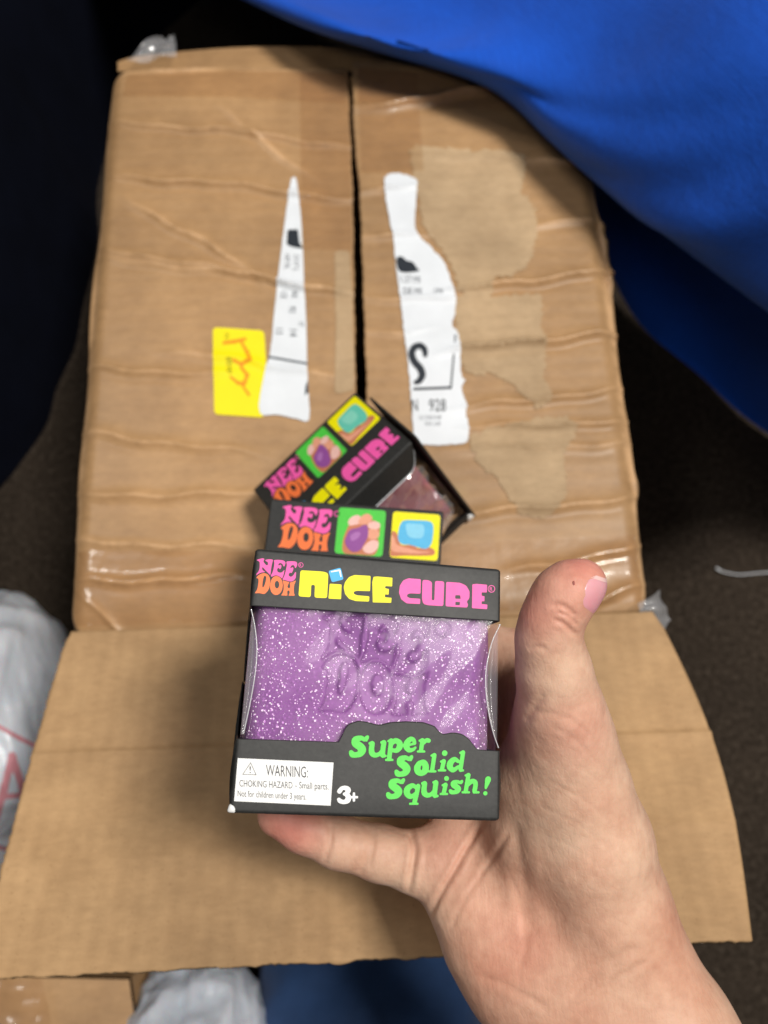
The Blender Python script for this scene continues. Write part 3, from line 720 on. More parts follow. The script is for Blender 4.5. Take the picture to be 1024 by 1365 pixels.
def make_box(name, label, mw, group, full, stretch=1.0, teal=False, win_top=None, win_bot=None, scale=1.0, top_edge_fn=None):
    root = empty(name, label, 'toy box', mw, group)
    root.scale = (scale,)*3
    yt = win_top; yb = win_bot
    def e_top(x, z): return yt(x) if z > -BD*0.70 else 0.3
    def e_bot(x, z): return yb(x) if z > -0.95 else (yb(-40 if x < 0 else 40) if z > -BD*0.70 else -0.3)
    tcap = cap('top_cap', root, e_top, 1, 0.0, 0.35); bcap = cap('bottom_cap', root, e_bot, -1, 0.35, 0.7)
    # window film: one sheet round the front and both sides
    path = []
    hw_, rr = BW/2-0.55, 1.2
    for z in np.linspace(-BD*0.72, -rr-0.5, 14): path.append((-hw_, z))
    for k in range(5): a = math.radians(180-90*k/4); path.append((-hw_+rr+rr*math.cos(a), -rr-0.45+rr*math.sin(a)))
    nfr = 90
    for x in np.linspace(-hw_+rr, hw_-rr, nfr)[1:-1]: path.append((x, -0.45))
    for k in range(5): a = math.radians(90-90*k/4); path.append((hw_-rr+rr*math.cos(a), -rr-0.45+rr*math.sin(a)))
    for z in np.linspace(-rr-0.5, -BD*0.72, 14): path.append((hw_, z))
    V = []; nv = 50; y0, y1 = -BH/2+6, BH/2-4
    r = np.random.default_rng(4); ph = r.uniform(0, 6.3, 12)
    for j in range(nv):
        y = y0+(y1-y0)*j/(nv-1)
        for (x, z) in path:
            dz = 0; dx = 0
            if z > -1.0:
                t = (y+2)/20
                for s in (-1, 1):
                    e = hw_-0.6-s*x                          # distance from that corner
                    b0 = 6.5*max(0, 1-t*t)+0.01
                    if 0 < e < b0: dz -= 2.6*max(0, 1-t*t)**0.7*math.sin(math.pi*(e/b0)**0.7)
                dz += 0.10*math.sin(x*0.23+ph[0]+0.05*y)+0.08*math.sin(y*0.31+x*0.11+ph[1])+0.05*math.sin(x*0.7-y*0.5+ph[2])
                dz -= 0.12
            elif z > -BD*0.65:
                dx = -math.copysign(0.35*math.sin(math.pi*(-z)/BD)+0.1*math.sin(y*0.4+z*0.2+ph[3]), x)
            V.append((x+dx, y, z+dz))
    fo = link_mesh('window_film', np.array(V)/1000, grid_faces(len(path), nv), 'film', root)
    # top face: logo, two pictures, product title
    top = Face((0, BH/2, -BD), (1, 0, 0), (0, 0, 1))        # v runs from the back edge (0) to the front edge (BD)
    top.n = np.array([0, 1, 0])
    st = lambda p: np.c_[p[:, 0], -p[:, 1]*stretch]         # drawn y-up in (u,-v), then turned
    topf = Face((0, BH/2, -BD), (1, 0, 0), (0, 0, -1)); topf.n = np.array([0, 1, 0])
    y0l = 746.0
    def lg(p):                                              # logo pixels -> top face (u, -v*stretch)
        a = math.radians(-3.5); q = p-np.array([366, 770]); q = np.c_[q[:, 0]*math.cos(a)-q[:, 1]*math.sin(a), q[:, 0]*math.sin(a)+q[:, 1]*math.cos(a)]
        return np.c_[-20.3+q[:, 0]*0.375, -(11.6+q[:, 1]*0.375)*stretch]
    def ttl(p):
        a = math.radians(-4.2); q = p-np.array([525, 781]); q = np.c_[q[:, 0]*math.cos(a)-q[:, 1]*math.sin(a), q[:, 0]*math.sin(a)+q[:, 1]*math.cos(a)]
        return np.c_[q[:, 0]*0.262, -(28.6+q[:, 1]*0.262)*stretch]
    L = 0.05
    stick(topf, tf([[p] for p in LOGO_P], lg), 'logo_lettering', 'pink', tcap, L)
    stick(topf, tf(LOGO_O, lg), 'logo_lettering', 'orange', tcap, L)
    stick(topf, tf([ring(401, 753, 3.2, 2.3)], lg), 'trademark_ring', 'pink', tcap, L)
    stick(topf, tf([[p] for p in NICE], ttl), 'title_lettering', 'yellow', tcap, L)
    stick(topf, tf(CUBE, ttl), 'title_lettering', 'pink', tcap, L)
    stick(topf, tf([[NDOT]], ttl), 'title_dot', 'bluei', tcap, L); stick(topf, tf([[NDOTL]], ttl), 'title_dot', 'white', tcap, L+0.04)
    def sq(u0, v0, s): return rounded([(u0, -v0*stretch), (u0, -(v0+s)*stretch), (u0+s, -(v0+s)*stretch), (u0+s, -v0*stretch)], 1.5, 4)
    def pic(u0, v0, s, items, matn):
        f = stick(topf, [[sq(u0, v0, s)]], 'picture', matn, tcap, L)
        for k, (mt, pts) in enumerate(items):               # outlines in 0..100 picture units
            P = catmull(pts, 4); P = np.clip(P, 0.6, 99.4)
            stick(topf, [[np.c_[u0+P[:, 0]*s/100, -(v0+P[:, 1]*s/100)*stretch]]], 'picture_shape', mt, f, L+0.03*(k+1))
    pic(-7.0, 1.7, 19.0, [
        ('skin2', [(20, 50), (30, 32), (60, 22), (78, 24), (88, 32), (90, 48), (86, 58), (90, 70), (88, 88), (80, 98), (50, 99), (20, 98), (15, 75)]),
        ('pskin3', [(22, 30), (28, 20), (40, 14), (50, 20), (48, 32), (36, 36), (26, 38)]),
        ('skin1', [(46, 22), (54, 12), (64, 10), (72, 18), (66, 30), (52, 34), (44, 32)]),
        ('pskin3', [(66, 30), (76, 25), (88, 28), (90, 36), (84, 42), (70, 42), (64, 36)]),
        ('skin1', [(68, 44), (80, 42), (88, 46), (90, 56), (82, 64), (70, 64), (64, 54)]),
        ('pskin3', [(62, 78), (72, 68), (84, 66), (90, 72), (88, 84), (78, 94), (64, 94), (58, 86)]),
        ('purplei', [(22, 62), (28, 48), (44, 42), (60, 34), (66, 46), (66, 60), (60, 76), (52, 90), (38, 94), (26, 86), (20, 74)]),
        ('purplel', [(30, 60), (40, 52), (50, 52), (48, 62), (38, 70), (32, 70)])], 'pgreen')
    pic(14.8, 1.7, 19.0, [
        ('skin2', [(1, 44), (12, 48), (16, 62), (24, 72), (46, 70), (60, 76), (80, 72), (92, 78), (90, 88), (60, 92), (30, 94), (1, 96), (1, 70)]),
        ('skin1', [(1, 52), (8, 60), (14, 72), (40, 78), (60, 82), (84, 82), (60, 87), (30, 88), (6, 86), (1, 74)]),
        ('teal' if teal else 'skyi', [(18, 26), (26, 18), (50, 16), (76, 16), (86, 24), (87, 48), (84, 66), (74, 76), (58, 74), (40, 70), (24, 70), (15, 60), (15, 40)]),
        ('teall' if teal else 'skyl', [(30, 26), (50, 24), (66, 26), (68, 44), (62, 54), (40, 54), (32, 44)])], 'yellow')
    return root, tcap, bcap

# poses ----------------------------------------------------------------------
def rod(w):
    t = np.linalg.norm(w); k = np.array(w)/t; K = np.array([[0, -k[2], k[1]], [k[2], 0, -k[0]], [-k[1], k[0], 0]])
    return np.eye(3)+math.sin(t)*K+(1-math.cos(t))*K@K
def pose(Rc, tc):                               # camera-frame rotation + origin (mm) -> world matrix
    R = MW @ Rc; t = c2w(tc)
    return Matrix([list(R[i])+[t[i]] for i in range(3)]+[[0, 0, 0, 1]])
Rf = rod([-0.26025815, 0.16899653, -0.0720349]); tfm = np.array([-2.370993, -45.892166, -206.6995])
def front_uv(P):                                # photo pixel -> front face mm of the held box
    P = np.atleast_2d(P); out = []
    for px, py in P:
        r = ray(px, py); n = Rf[:, 2]; q = r*((tfm @ n)/(r @ n))-tfm
        out.append((q @ Rf[:, 0], q @ Rf[:, 1]))
    return np.array(out)
def c1(pts): return crop(pts, 290, 700, 410/1024)
cloud = front_uv(c1([(40, 710), (200, 715), (404, 722), (414, 706), (421, 680), (440, 660), (470, 651), (500, 655), (530, 664), (545, 664), (575, 656), (630, 653), (685, 656), (722, 668), (740, 690), (752, 696), (785, 690), (815, 695), (838, 712), (855, 735), (866, 747), (905, 750), (945, 752)]))
cl = cloud[np.argsort(cloud[:, 0])]
wt = front_uv(c1([(95, 267), (500, 293), (945, 320)]))
def yt_f(x): return float(np.interp(x, wt[:, 0], wt[:, 1]))
def yb_f(x): return float(np.interp(x, cl[:, 0], cl[:, 1]))
GB = 'black toy boxes with clear windows'
box1, tc1, bc1 = make_box('toy_box', 'black window box held in the hand, showing purple glitter cube through its front', pose(Rf, tfm), GB, True, win_top=yt_f, win_bot=yb_f)
FF = Face((0, 0, 0), (1, 0, 0), (0, 1, 0))
FB = Face((0, 0, 0.14), (1, 0, 0), (0, 1, 0))   # lower carton half stands a touch proud
toF = lambda s: tf(s, front_uv)
stick(FF, toF([[p] for p in LOGO_P]), 'logo_lettering', 'pink', tc1, 0.05)
stick(FF, toF(LOGO_O), 'logo_lettering', 'orange', tc1, 0.05)
stick(FF, toF([ring(401.1, 753.2, 3.4, 2.7)]), 'trademark_ring', 'pink', tc1, 0.05)
Rt = text2d('R', 5, 0.9, .02)
stick(FF, toF(tuple((Rt[0]*[1, -1]*[1, 1]+[399.5, 755.0], Rt[1]))), 'trademark_letter', 'pink', tc1, 0.05)
stick(FF, toF([[p] for p in NICE]), 'title_lettering', 'yellow', tc1, 0.05)
stick(FF, toF([[NDOT]]), 'title_dot', 'bluei', tc1, 0.05); stick(FF, toF([[NDOTL]]), 'title_dot', 'white', tc1, 0.09)
stick(FF, toF(CUBE), 'title_lettering', 'pink', tc1, 0.05)
stick(FF, toF([ring(655.2, 785, 4.9, 4.0)]), 'trademark_ring', 'pink', tc1, 0.05)
Rt = text2d('R', 7.5, 0.9, .02)
stick(FF, toF((Rt[0]*[1, -1]+[652.9, 787.7], Rt[1])), 'trademark_letter', 'pink', tc1, 0.05)
# script lettering: tapered strokes
Sg = [[(174, 104, 11), (160, 116, 9), (140, 106, 12), (108, 116, 18), (106, 138, 20), (132, 156, 22), (146, 176, 21), (134, 198, 17), (110, 206, 14), (88, 204, 15), (80, 190, 11)], [(178, 98, 7), (172, 122, 5)]]
def aff(ch, src, dst):
    (x0, y0, x1, y1), (u0, v0, u1, v1) = src, dst; kx, ky = (u1-u0)/(x1-x0), (v1-v0)/(y1-y0); kr = (abs(kx)+abs(ky))/2
    return [[(u0+(x-x0)*kx, v0+(y-y0)*ky, r*kr) for x, y, r in c] for c in ch]
Ug = [[(206, 138, 13), (201, 170, 14), (204, 196, 15), (222, 208, 12), (245, 202, 10), (262, 184, 9)], [(275, 132, 13), (270, 165, 13), (266, 208, 13)], [(190, 138, 7), (204, 134, 9)], [(268, 214, 9), (284, 212, 7)], [(260, 132, 7), (272, 130, 9)]]
def stem(xt, yt_, xb, yb_, r=13, ser=True, feet=True):
    o = [[(xt, yt_, r), (xb, yb_, r)]]
    if ser: o.append([(xt-17, yt_+2, 6), (xt, yt_-2, 9)])
    if feet: o.append([(xb-19, yb_+8, 6), (xb+19, yb_+8, 6)])
    return o
GR = []
GR += Sg+Ug
GR += stem(318, 122, 306, 228)+[[(324, 138, 9), (342, 122, 13), (366, 134, 15), (368, 158, 16), (350, 180, 12), (322, 178, 9)]]
GR += [[(418, 150, 6), (456, 138, 7)], [(456, 138, 9), (452, 118, 9), (434, 112, 12), (412, 132, 15), (408, 158, 16), (424, 178, 12), (448, 174, 8), (462, 162, 5)]]
GR += stem(503, 120, 495, 178, 12)+[[(510, 138, 7), (526, 120, 10), (541, 122, 11)]]
GR += aff(Sg, (68, 88, 185, 222), (338, 205, 447, 336))
GR += [[(484, 258, 14), (472, 282, 17), (478, 306, 17), (498, 316, 13), (518, 300, 17), (522, 272, 17), (510, 250, 14), (484, 258, 14)]]
GR += stem(574, 208, 561, 296, 12)+[[(635, 196, 16)]]+stem(630, 244, 619, 290, 12)
GR += stem(744, 192, 729, 290, 12, True, False)+[[(729, 298, 9), (744, 298, 6)], [(716, 246, 8), (694, 232, 12), (670, 252, 16), (666, 278, 16), (686, 296, 12), (716, 276, 8)]]
GR += aff(Sg, (68, 88, 185, 222), (288, 342, 399, 468))
GR += [[(470, 404, 8), (444, 388, 12), (414, 408, 16), (412, 436, 16), (434, 454, 12), (462, 436, 8)], [(478, 390, 12), (468, 440, 12), (456, 486, 12)], [(430, 496, 6), (474, 496, 6)]]
GR += aff(Ug, (185, 125, 290, 222), (497, 362, 598, 460))
GR += [[(646, 346, 14)]]+stem(640, 384, 630, 430, 12)
GR += aff(Sg, (68, 88, 185, 222), (660, 354, 744, 438))
GR += stem(776, 326, 760, 420, 12)+[[(774, 384, 8), (798, 362, 12), (818, 374, 12), (812, 420, 12)], [(808, 429, 6), (836, 428, 6)]]
GR += [[(893, 350, 16), (886, 376, 11), (878, 404, 5)], [(876, 434, 12)]]
GR = [catmull([(x, y, r+0.7) for x, y, r in c], 5, False).tolist() if len(c) > 2 else [(x, y, r+0.7) for x, y, r in c] for c in GR]
GV, GF = strokes(GR, 2.5, 4.0)
stick(FB, (front_uv(crop(GV, 450, 960, 230/1024)), GF), 'slogan_lettering', 'green', bc1, 0.05)
C4 = lambda V: front_uv(crop(V, 295, 980, 200/1024))
TH = [[(806, 384, 15), (822, 364, 13), (848, 360, 14), (866, 374, 17), (856, 396, 13), (838, 402, 9)], [(846, 402, 10), (866, 418, 17), (862, 444, 18), (838, 456, 13), (812, 450, 14), (802, 438, 11)], [(905, 398, 8), (905, 446, 8)], [(884, 423, 8), (926, 423, 8)]]
TH = [catmull(c, 5, False).tolist() if len(c) > 2 else c for c in TH]
V_, F_ = strokes(TH, 2.5, 3.0); stick(FB, (C4(V_), F_), 'age_mark', 'white', bc1, 0.05)
wl = stick(FB, [[C4(np.array([(113, 157), (766, 187), (746, 481), (88, 450)]))]], 'warning_label', 'white', bc1, 0.05)
tri_o = np.array([(201, 184), (143, 269), (241, 273)], float); ce = tri_o.mean(0)
stick(FB, [[C4(tri_o), C4(ce+(tri_o-ce)*0.86)[::-1]]], 'warning_triangle', 'grey_ink', wl, 0.09)
def wtext(s, x0, y0, x1, y1, hgt, tilt=0.044):
    V, Fc = text2d(s, 1.0); V = V/[V[:, 0].max(), 0.70]
    return np.c_[x0+V[:, 0]*(x1-x0), y0+V[:, 0]*(y1-y0)-V[:, 1]*hgt], Fc
for a in (('WARNING:', 305, 276, 592, 290, 76), ('CHOKING HAZARD', 124, 350, 486, 364, 46), ('- Small parts.', 505, 362, 733, 372, 46), ('Not for children under 3 years.', 112, 418, 580, 441, 44), ('!', 193, 259, 202, 259, 48)):
    V_, F_ = wtext(*a); stick(FB, (C4(V_), F_), 'warning_lettering', 'grey_ink', wl, 0.09)
# pinched film folds at both upright edges; pale haze paints in their reflections
M['fold'] = mk_film('pinched_film', 0.004, 0.006, 0.05, 0.3, 0.13, 60, 0.0004, (0.97, 0.93, 1.0), 0.5, 1.3)
M['fold_glint'] = mk_film('film_crease_glint', 0.05, 0.05, 0.08, 0.3, 0.55, 60, 0.0002)
for pts, ex_ in (([(112, 280), (124, 335), (131, 400), (129, 460), (120, 530), (104, 615), (86, 695)], (95, 44)), ([(942, 330), (914, 390), (896, 470), (893, 540), (902, 620), (918, 690), (936, 742)], (946, 945))):
    C = front_uv(c1(catmull(pts, 8, False))); n_ = len(C); V = []
    ed = front_uv(c1([(ex_[0]+(ex_[1]-ex_[0])*(k/(n_-1)), p[1]) for k, p in enumerate(catmull(pts, 8, False))]))
    for k in range(n_):
        e = np.array([np.clip(ed[k][0], -BW/2+0.7, BW/2-0.7), ed[k][1]])
        for q in range(7):
            t = q/6; p = C[k]*(1-t)+e*t; V.append((p[0], p[1], -0.10-0.9*math.sin(math.pi*t)*math.sin(math.pi*k/(n_-1))+0.12*t))
    link_mesh('film_fold', np.array(V)/1000, grid_faces(7, n_), 'fold', box1)
    V = []
    for k in range(n_):
        for q in range(6): a = q*math.pi/3; V.append((C[k][0]+0.16*math.cos(a), C[k][1], 0.02+0.16*math.sin(a)))
    link_mesh('film_crease_glint', np.array(V)/1000, grid_faces(6, n_, True), 'fold_glint', box1)  # whitish tube paints the bright reflection along the fold
# worn white corners
def worn(root, cx_, cy_, cz_, r):
    bm = bmesh.new(); bmesh.ops.create_icosphere(bm, subdivisions=2, radius=r/1000)
    for v in bm.verts: v.co = v.co*(1+0.25*math.sin(v.co.x*2000+v.co.y*1500)); v.co.z *= 0.8
    V = [np.array(v.co)+np.array([cx_, cy_, cz_])/1000 for v in bm.verts]; Fc = [[v.index for v in f.verts] for f in bm.faces]; bm.free()
    link_mesh('worn_corner', V, Fc, 'white', root)
worn(box1, -BW/2+0.1, -BH/2+0.9, -0.75, 1.15)

# second box: stands upright on the carton, only its top in view
yaw, X2, Y2 = -0.116, -13.968, 63.455
X2, Y2 = -0.11609301, 0.0
b2y, b2x, b2yy = -0.11609301, -13.9677444, 63.45491586
c_, s_ = math.cos(b2y), math.sin(b2y)
zt2 = surf(b2x/1000, b2yy/1000)
zt2 = max(surf(b2x/1000+dx, b2yy/1000+dy) for dx in (-.03, 0, .03) for dy in (-.025, 0, .025))
ctr = np.array([b2x/1000, b2yy/1000, zt2+BH/2000+0.0006])
R2 = np.array([[c_, 0, s_], [s_, 0, -c_], [0, 1, 0]])      # columns: right, up, front
def mk_mw(R, t): return Matrix([list(R[i])+[float(t[i])] for i in range(3)]+[[0, 0, 0, 1]])
front2 = R2[:, 2]
mw2 = mk_mw(R2, ctr+front2*BD/2000)
plain_t = lambda x: 18.0
plain_b = lambda x: float(np.interp(x, cl[:, 0], cl[:, 1]))
make_box('toy_box', 'black box standing upright behind the held box, top printed with green and yellow pictures', mw2, GB, False, win_top=yt_f, win_bot=yb_f)

# third box: tilted, leaning behind the second, maroon cube inside
SC3 = 0.95
x3 = np.array([-10.19785394, 4.34842769, -387.32601109])*SC3
A3 = np.array([[0.75, 0.64, 0.19], [-0.48, 0.72, -0.51], [-0.46, 0.29, 0.84]])
ex = A3[0]/np.linalg.norm(A3[0]); ez = A3[2]-ex*(A3[2] @ ex); ez /= np.linalg.norm(ez); ey = np.cross(ez, ex)
R3 = np.stack([ex, ez, -ey], 1)                  # right, up, front
w3 = c2w(x3)
mw3 = mk_mw(R3, w3+R3[:, 2]*BD/2000*SC3)
rise = 1.0
wb3 = lambda x: -BH/2+4.0
def wt3(x): return 20.0+12.5*float(np.clip((x-25)/9.5, 0, 1))**2.2
box3, tc3, bc3 = make_box('toy_box', 'black box tilted on its corner at the back, with maroon contents behind crinkled film', mw3, GB, True, stretch=1.36, teal=True, win_top=wt3, win_bot=wb3, scale=SC3)
C = np.array([(x, wt3(x), 0.25) for x in np.linspace(-26, 33.5, 60)]); V = []
for i, c in enumerate(C):
    for k in range(6): a = k*math.pi/3; V.append((c+np.array([0, math.cos(a), math.sin(a)])*0.3)/1000)
link_mesh('window_edge', V, grid_faces(6, 60, True), 'paper', tc3)
worn(box3, BW/2-0.3, -BH/2+0.6, -0.6, 2.2)
sp = link_mesh('side_panel', np.array([(BW/2+2.2, BH/2+1.5, 0.6), (BW/2+0.9, -BH/2-0.5, 1.0), (BW/2+0.9, -BH/2-0.5, -BD*0.75), (BW/2+2.2, BH/2+1.5, -BD*0.75)])/1000, [(0, 1, 2, 3)], 'black', box3, False)
solid(sp, 0.0011, 1.0)
# print on its right side panel
FR = Face((BW/2+3.0, 0, -BD/2), (0, 0, -1), (0, 1, 0)); FR.n = np.array([1.0, 0, 0])
stick(FR, [[rounded([(-20, 24), (20, 24), (20, 31), (-20, 31)], 1)]], 'side_stripe', 'pink', sp, 0.25)
stick(FR, [[rounded([(-18, -31), (18, -31), (18, -27), (-18, -27)], 1)]], 'side_stripe', 'green', sp, 0.25)

# ------------------------------------------------------------------ squish toys inside boxes 1 and 3
def raster_logo(logo, res, x0, x1, y0, y1):
    xs = np.arange(x0, x1, res); ys = np.arange(y0, y1, res); X, Y = np.meshgrid(xs, ys); Mk = np.zeros(X.shape, bool)
    for loops in logo:
        ins = np.zeros(X.shape, bool)
        for P in loops:
            for i in range(len(P)):
                a, b_ = P[i-1], P[i]
                if a[1] == b_[1]: continue
                cnd = ((a[1] > Y) != (b_[1] > Y)) & (X < (b_[0]-a[0])*(Y-a[1])/(b_[1]-a[1])+a[0])
                ins ^= cnd
        Mk |= ins
    return Mk
def blur(A, n):
    for _ in range(n):
        A = (np.roll(A, 1, 0)+np.roll(A, -1, 0)+2*A)/4; A = (np.roll(A, 1, 1)+np.roll(A, -1, 1)+2*A)/4
    return A
def squish(name, label, root, gel, w, h, d, cxyz, logo, nglit, group, seed):
    mwr = root.matrix_basis.copy()
    t = empty(name, label, 'squishy toy', mwr, group)
    res = 0.28; nu, nv = int(w/res), int(h/res); rr = 9.0
    X, Y = np.meshgrid(np.linspace(-w/2, w/2, nu), np.linspace(-h/2, h/2, nv))
    ax, ay = np.abs(X)/(w/2), np.abs(Y)/(h/2)
    # pillow front: superellipse fall-off at the rim
    prof = (np.clip(1-ax**30, 0, 1)**(1/2.6))*(np.clip(1-ay**10, 0, 1)**(1/2.6))
    Z = -d/2+prof*d/2
    r = np.random.default_rng(seed)
    for _ in range(10):
        a, b_, p = r.uniform(-.35, .35), r.uniform(-.35, .35), r.uniform(0, 6.3); Z += 0.13*np.sin(a*X+b_*Y+p)*prof
    if logo:
        k = 1.0
        mk = raster_logo(logo, res, -w/2, -w/2+nu*res-1e-6, -h/2, -h/2+nv*res-1e-6)[:nv, :nu].astype(float)
        Z -= 1.9*blur(mk, 1)*prof
    Pf = np.stack([X, Y, Z], -1).reshape(-1, 3)
    Pb = Pf.copy(); Pb[:, 2] = -d-(-d/2+prof.ravel()*d/2)
    off = np.array(cxyz); n = nu*nv
    f = np.array(grid_faces(nu, nv)); V = np.r_[Pf, Pb]+off
    link_mesh('gel_body', V/1000, f.tolist()+(f[:, ::-1]+n).tolist(), gel, t)
    if logo:
        ci = V.copy(); ci[:, :2] *= 0.955; ci[:n, 2] = np.minimum(ci[:n, 2]-2.6, -4.0); ci[n:, 2] += 1.5
        link_mesh('gel_core', ci/1000, f.tolist()+(f[:, ::-1]+n).tolist(), 'gel_core', t)
    # glitter flakes just under / on the skin
    gv, gf = [], []
    for _ in range(nglit):
        i, j = r.integers(6, nu-6), r.integers(6, nv-6)
        c = Pf[j*nu+i]+off; e1 = Pf[j*nu+i+1]-Pf[j*nu+i]; e2 = Pf[(j+1)*nu+i]-Pf[j*nu+i]
        nn = np.cross(e1, e2); nn /= np.linalg.norm(nn); nn = nn+r.normal(0, 0.12, 3); nn /= np.linalg.norm(nn)
        a = np.cross(nn, [0.3, 0.8, 0.1]); a /= np.linalg.norm(a); b_ = np.cross(nn, a); s = r.choice([0.12, 0.17, 0.23, 0.31], p=[.32, .35, .25, .08])
        k0 = len(gv); base = c+np.cross(e1, e2)/np.linalg.norm(np.cross(e1, e2))*(0.10 if r.random() < 0.5 or not logo else -r.uniform(0.3, 2.2))
        for q in range(6):
            an = q*math.pi/3; gv.append((base+a*s*math.cos(an)+b_*s*math.sin(an))/1000)
        gf.append(tuple(range(k0, k0+6)))
    g = link_mesh('glitter', gv, gf, 'glitter', t, False); g['kind'] = 'stuff'
    return t
def rel(P):                                      # logo pixels -> relief on the cube
    a = math.radians(-5); q = P-np.array([366, 770]); q = np.c_[q[:, 0]*math.cos(a)-q[:, 1]*math.sin(a), q[:, 0]*math.sin(a)+q[:, 1]*math.cos(a)]
    return np.c_[-1.2+q[:, 0]*0.56, 4.4-q[:, 1]*0.56]
relief = [[rel(p)] for p in LOGO_P]+[[rel(p) for p in ls] for ls in LOGO_O]+[[rel(p) for p in ring(402, 753, 4.6, 3.4)]]
GT = 'squishy gel cubes'
squish('squish_toy', 'translucent purple glitter gel cube with raised letters inside the held box', box1, 'gel', 68.8, 62, 50, (0, 0, -2.0), relief, 5600, GT, 3)
s3 = squish('squish_toy', 'dark maroon gel cube behind film in the tilted box', box3, 'gel_red', 62, 60, 44, (0, -1, -3.4), None, 60, GT, 9)
# crinkled inner bag in box 3: white haze painted in for its highlights
M['wrap'] = mk_film('crinkled_clear_wrap', 0.16, 0.14, 0.08, 0.3, 0.14, 200, 0.001)
r9 = np.random.default_rng(5); V = []
for j in range(13):
    for i in range(15):
        V.append(((-31+62*i/14+r9.normal(0, 1.0))/1000, (-27+47*j/12+r9.normal(0, 1.0))/1000, (-2.0+r9.normal(0, 1.3))/1000))
o = link_mesh('crinkled_wrap', V, grid_faces(15, 13), 'wrap', box3, False)

# ------------------------------------------------------------------ person: right hand and forearm, trousers
def seg3(P, a, b_):
    pa, ba = P-a[:3], (b_[:3]-a[:3]); t = np.clip((pa @ ba)/(ba @ ba+1e-9), 0, 1)
    return np.linalg.norm(pa-t[..., None]*ba, axis=-1)-(a[3]+t*(b_[3]-a[3]))
def J(px, py, d, r): return np.r_[at(px, py, d), r].astype(np.float32)
thumb = [J(756, 985, 231, 13.2), J(746, 940, 226, 11.9), J(738, 893, 222, 10.2), J(731, 852, 219, 8.6), J(736, 824, 217, 7.9), J(751, 796, 216, 8.1), J(767, 782, 216, 7.1), J(779, 775, 216, 5.5)]
thenar = [J(830, 1275, 244, 18), J(808, 1200, 241, 18.5), J(782, 1120, 239, 18.0), J(768, 1050, 236, 15.8), J(755, 985, 231, 13.5)]
fore = [[J(696, 1290, 248, 18.5), J(768, 1375, 244, 19.5), J(880, 1585, 236, 24), J(1090, 1930, 225, 30)],
        [J(822, 1262, 243, 19.0), J(886, 1375, 238, 21), J(985, 1560, 230, 25), J(1180, 1880, 220, 31)],
        [J(750, 1285, 244, 19), J(815, 1375, 240, 21), J(935, 1575, 232, 25)]]
hypo = [J(698, 1290, 248, 18.5), J(655, 1240, 250, 16.5), J(622, 1190, 253, 13.5), J(592, 1150, 256, 11.0)]
meta = [[J(750, 1280, 250, 17), J(680, 1180, 256, 14), J(630, 1090, 262, 11.5), J(612, 1050, 266, 10.5)],
        [J(770, 1260, 250, 17), J(715, 1130, 260, 14), J(672, 1000, 272, 11.5), J(655, 965, 274, 10.5)],
        [J(790, 1240, 248, 17), J(750, 1090, 258, 15), J(715, 930, 276, 12), J(698, 885, 279, 10.5)],
        [J(785, 1120, 240, 16), J(735, 1010, 262, 13), J(705, 930, 276, 11)],
        [J(728, 985, 237, 10), J(710, 1040, 243, 12.5), J(706, 1100, 246, 13.5), J(716, 1160, 249, 14)],
        [J(742, 950, 232, 9), J(722, 925, 254, 9.5), J(702, 895, 276, 9.5)], [J(752, 1010, 236, 11), J(725, 960, 262, 11), J(702, 900, 277, 10)]]
fing = [[J(592, 1150, 256, 10.5), J(556, 1150, 255, 9.6), J(505, 1137, 254, 8.6), J(450, 1122, 252, 8.1), J(405, 1103, 251, 7.7), J(372, 1086, 250, 7.0)],
        [J(612, 1050, 266, 10), J(560, 1035, 266, 9), J(490, 1012, 265, 8.6), J(420, 990, 263, 8.2), J(360, 972, 262, 7.0)],
        [J(655, 965, 274, 10), J(600, 945, 274, 9.2), J(520, 920, 272, 8.8), J(440, 895, 269, 8.2), J(370, 874, 267, 7.2)],
        [J(698, 885, 279, 10.5), J(640, 862, 281, 9.2), J(570, 840, 280, 8.8), J(500, 820, 278, 8.2), J(440, 803, 276, 7.0)]]
allj = np.array([j for c in [thumb, thenar, hypo]+meta+fing for j in c])
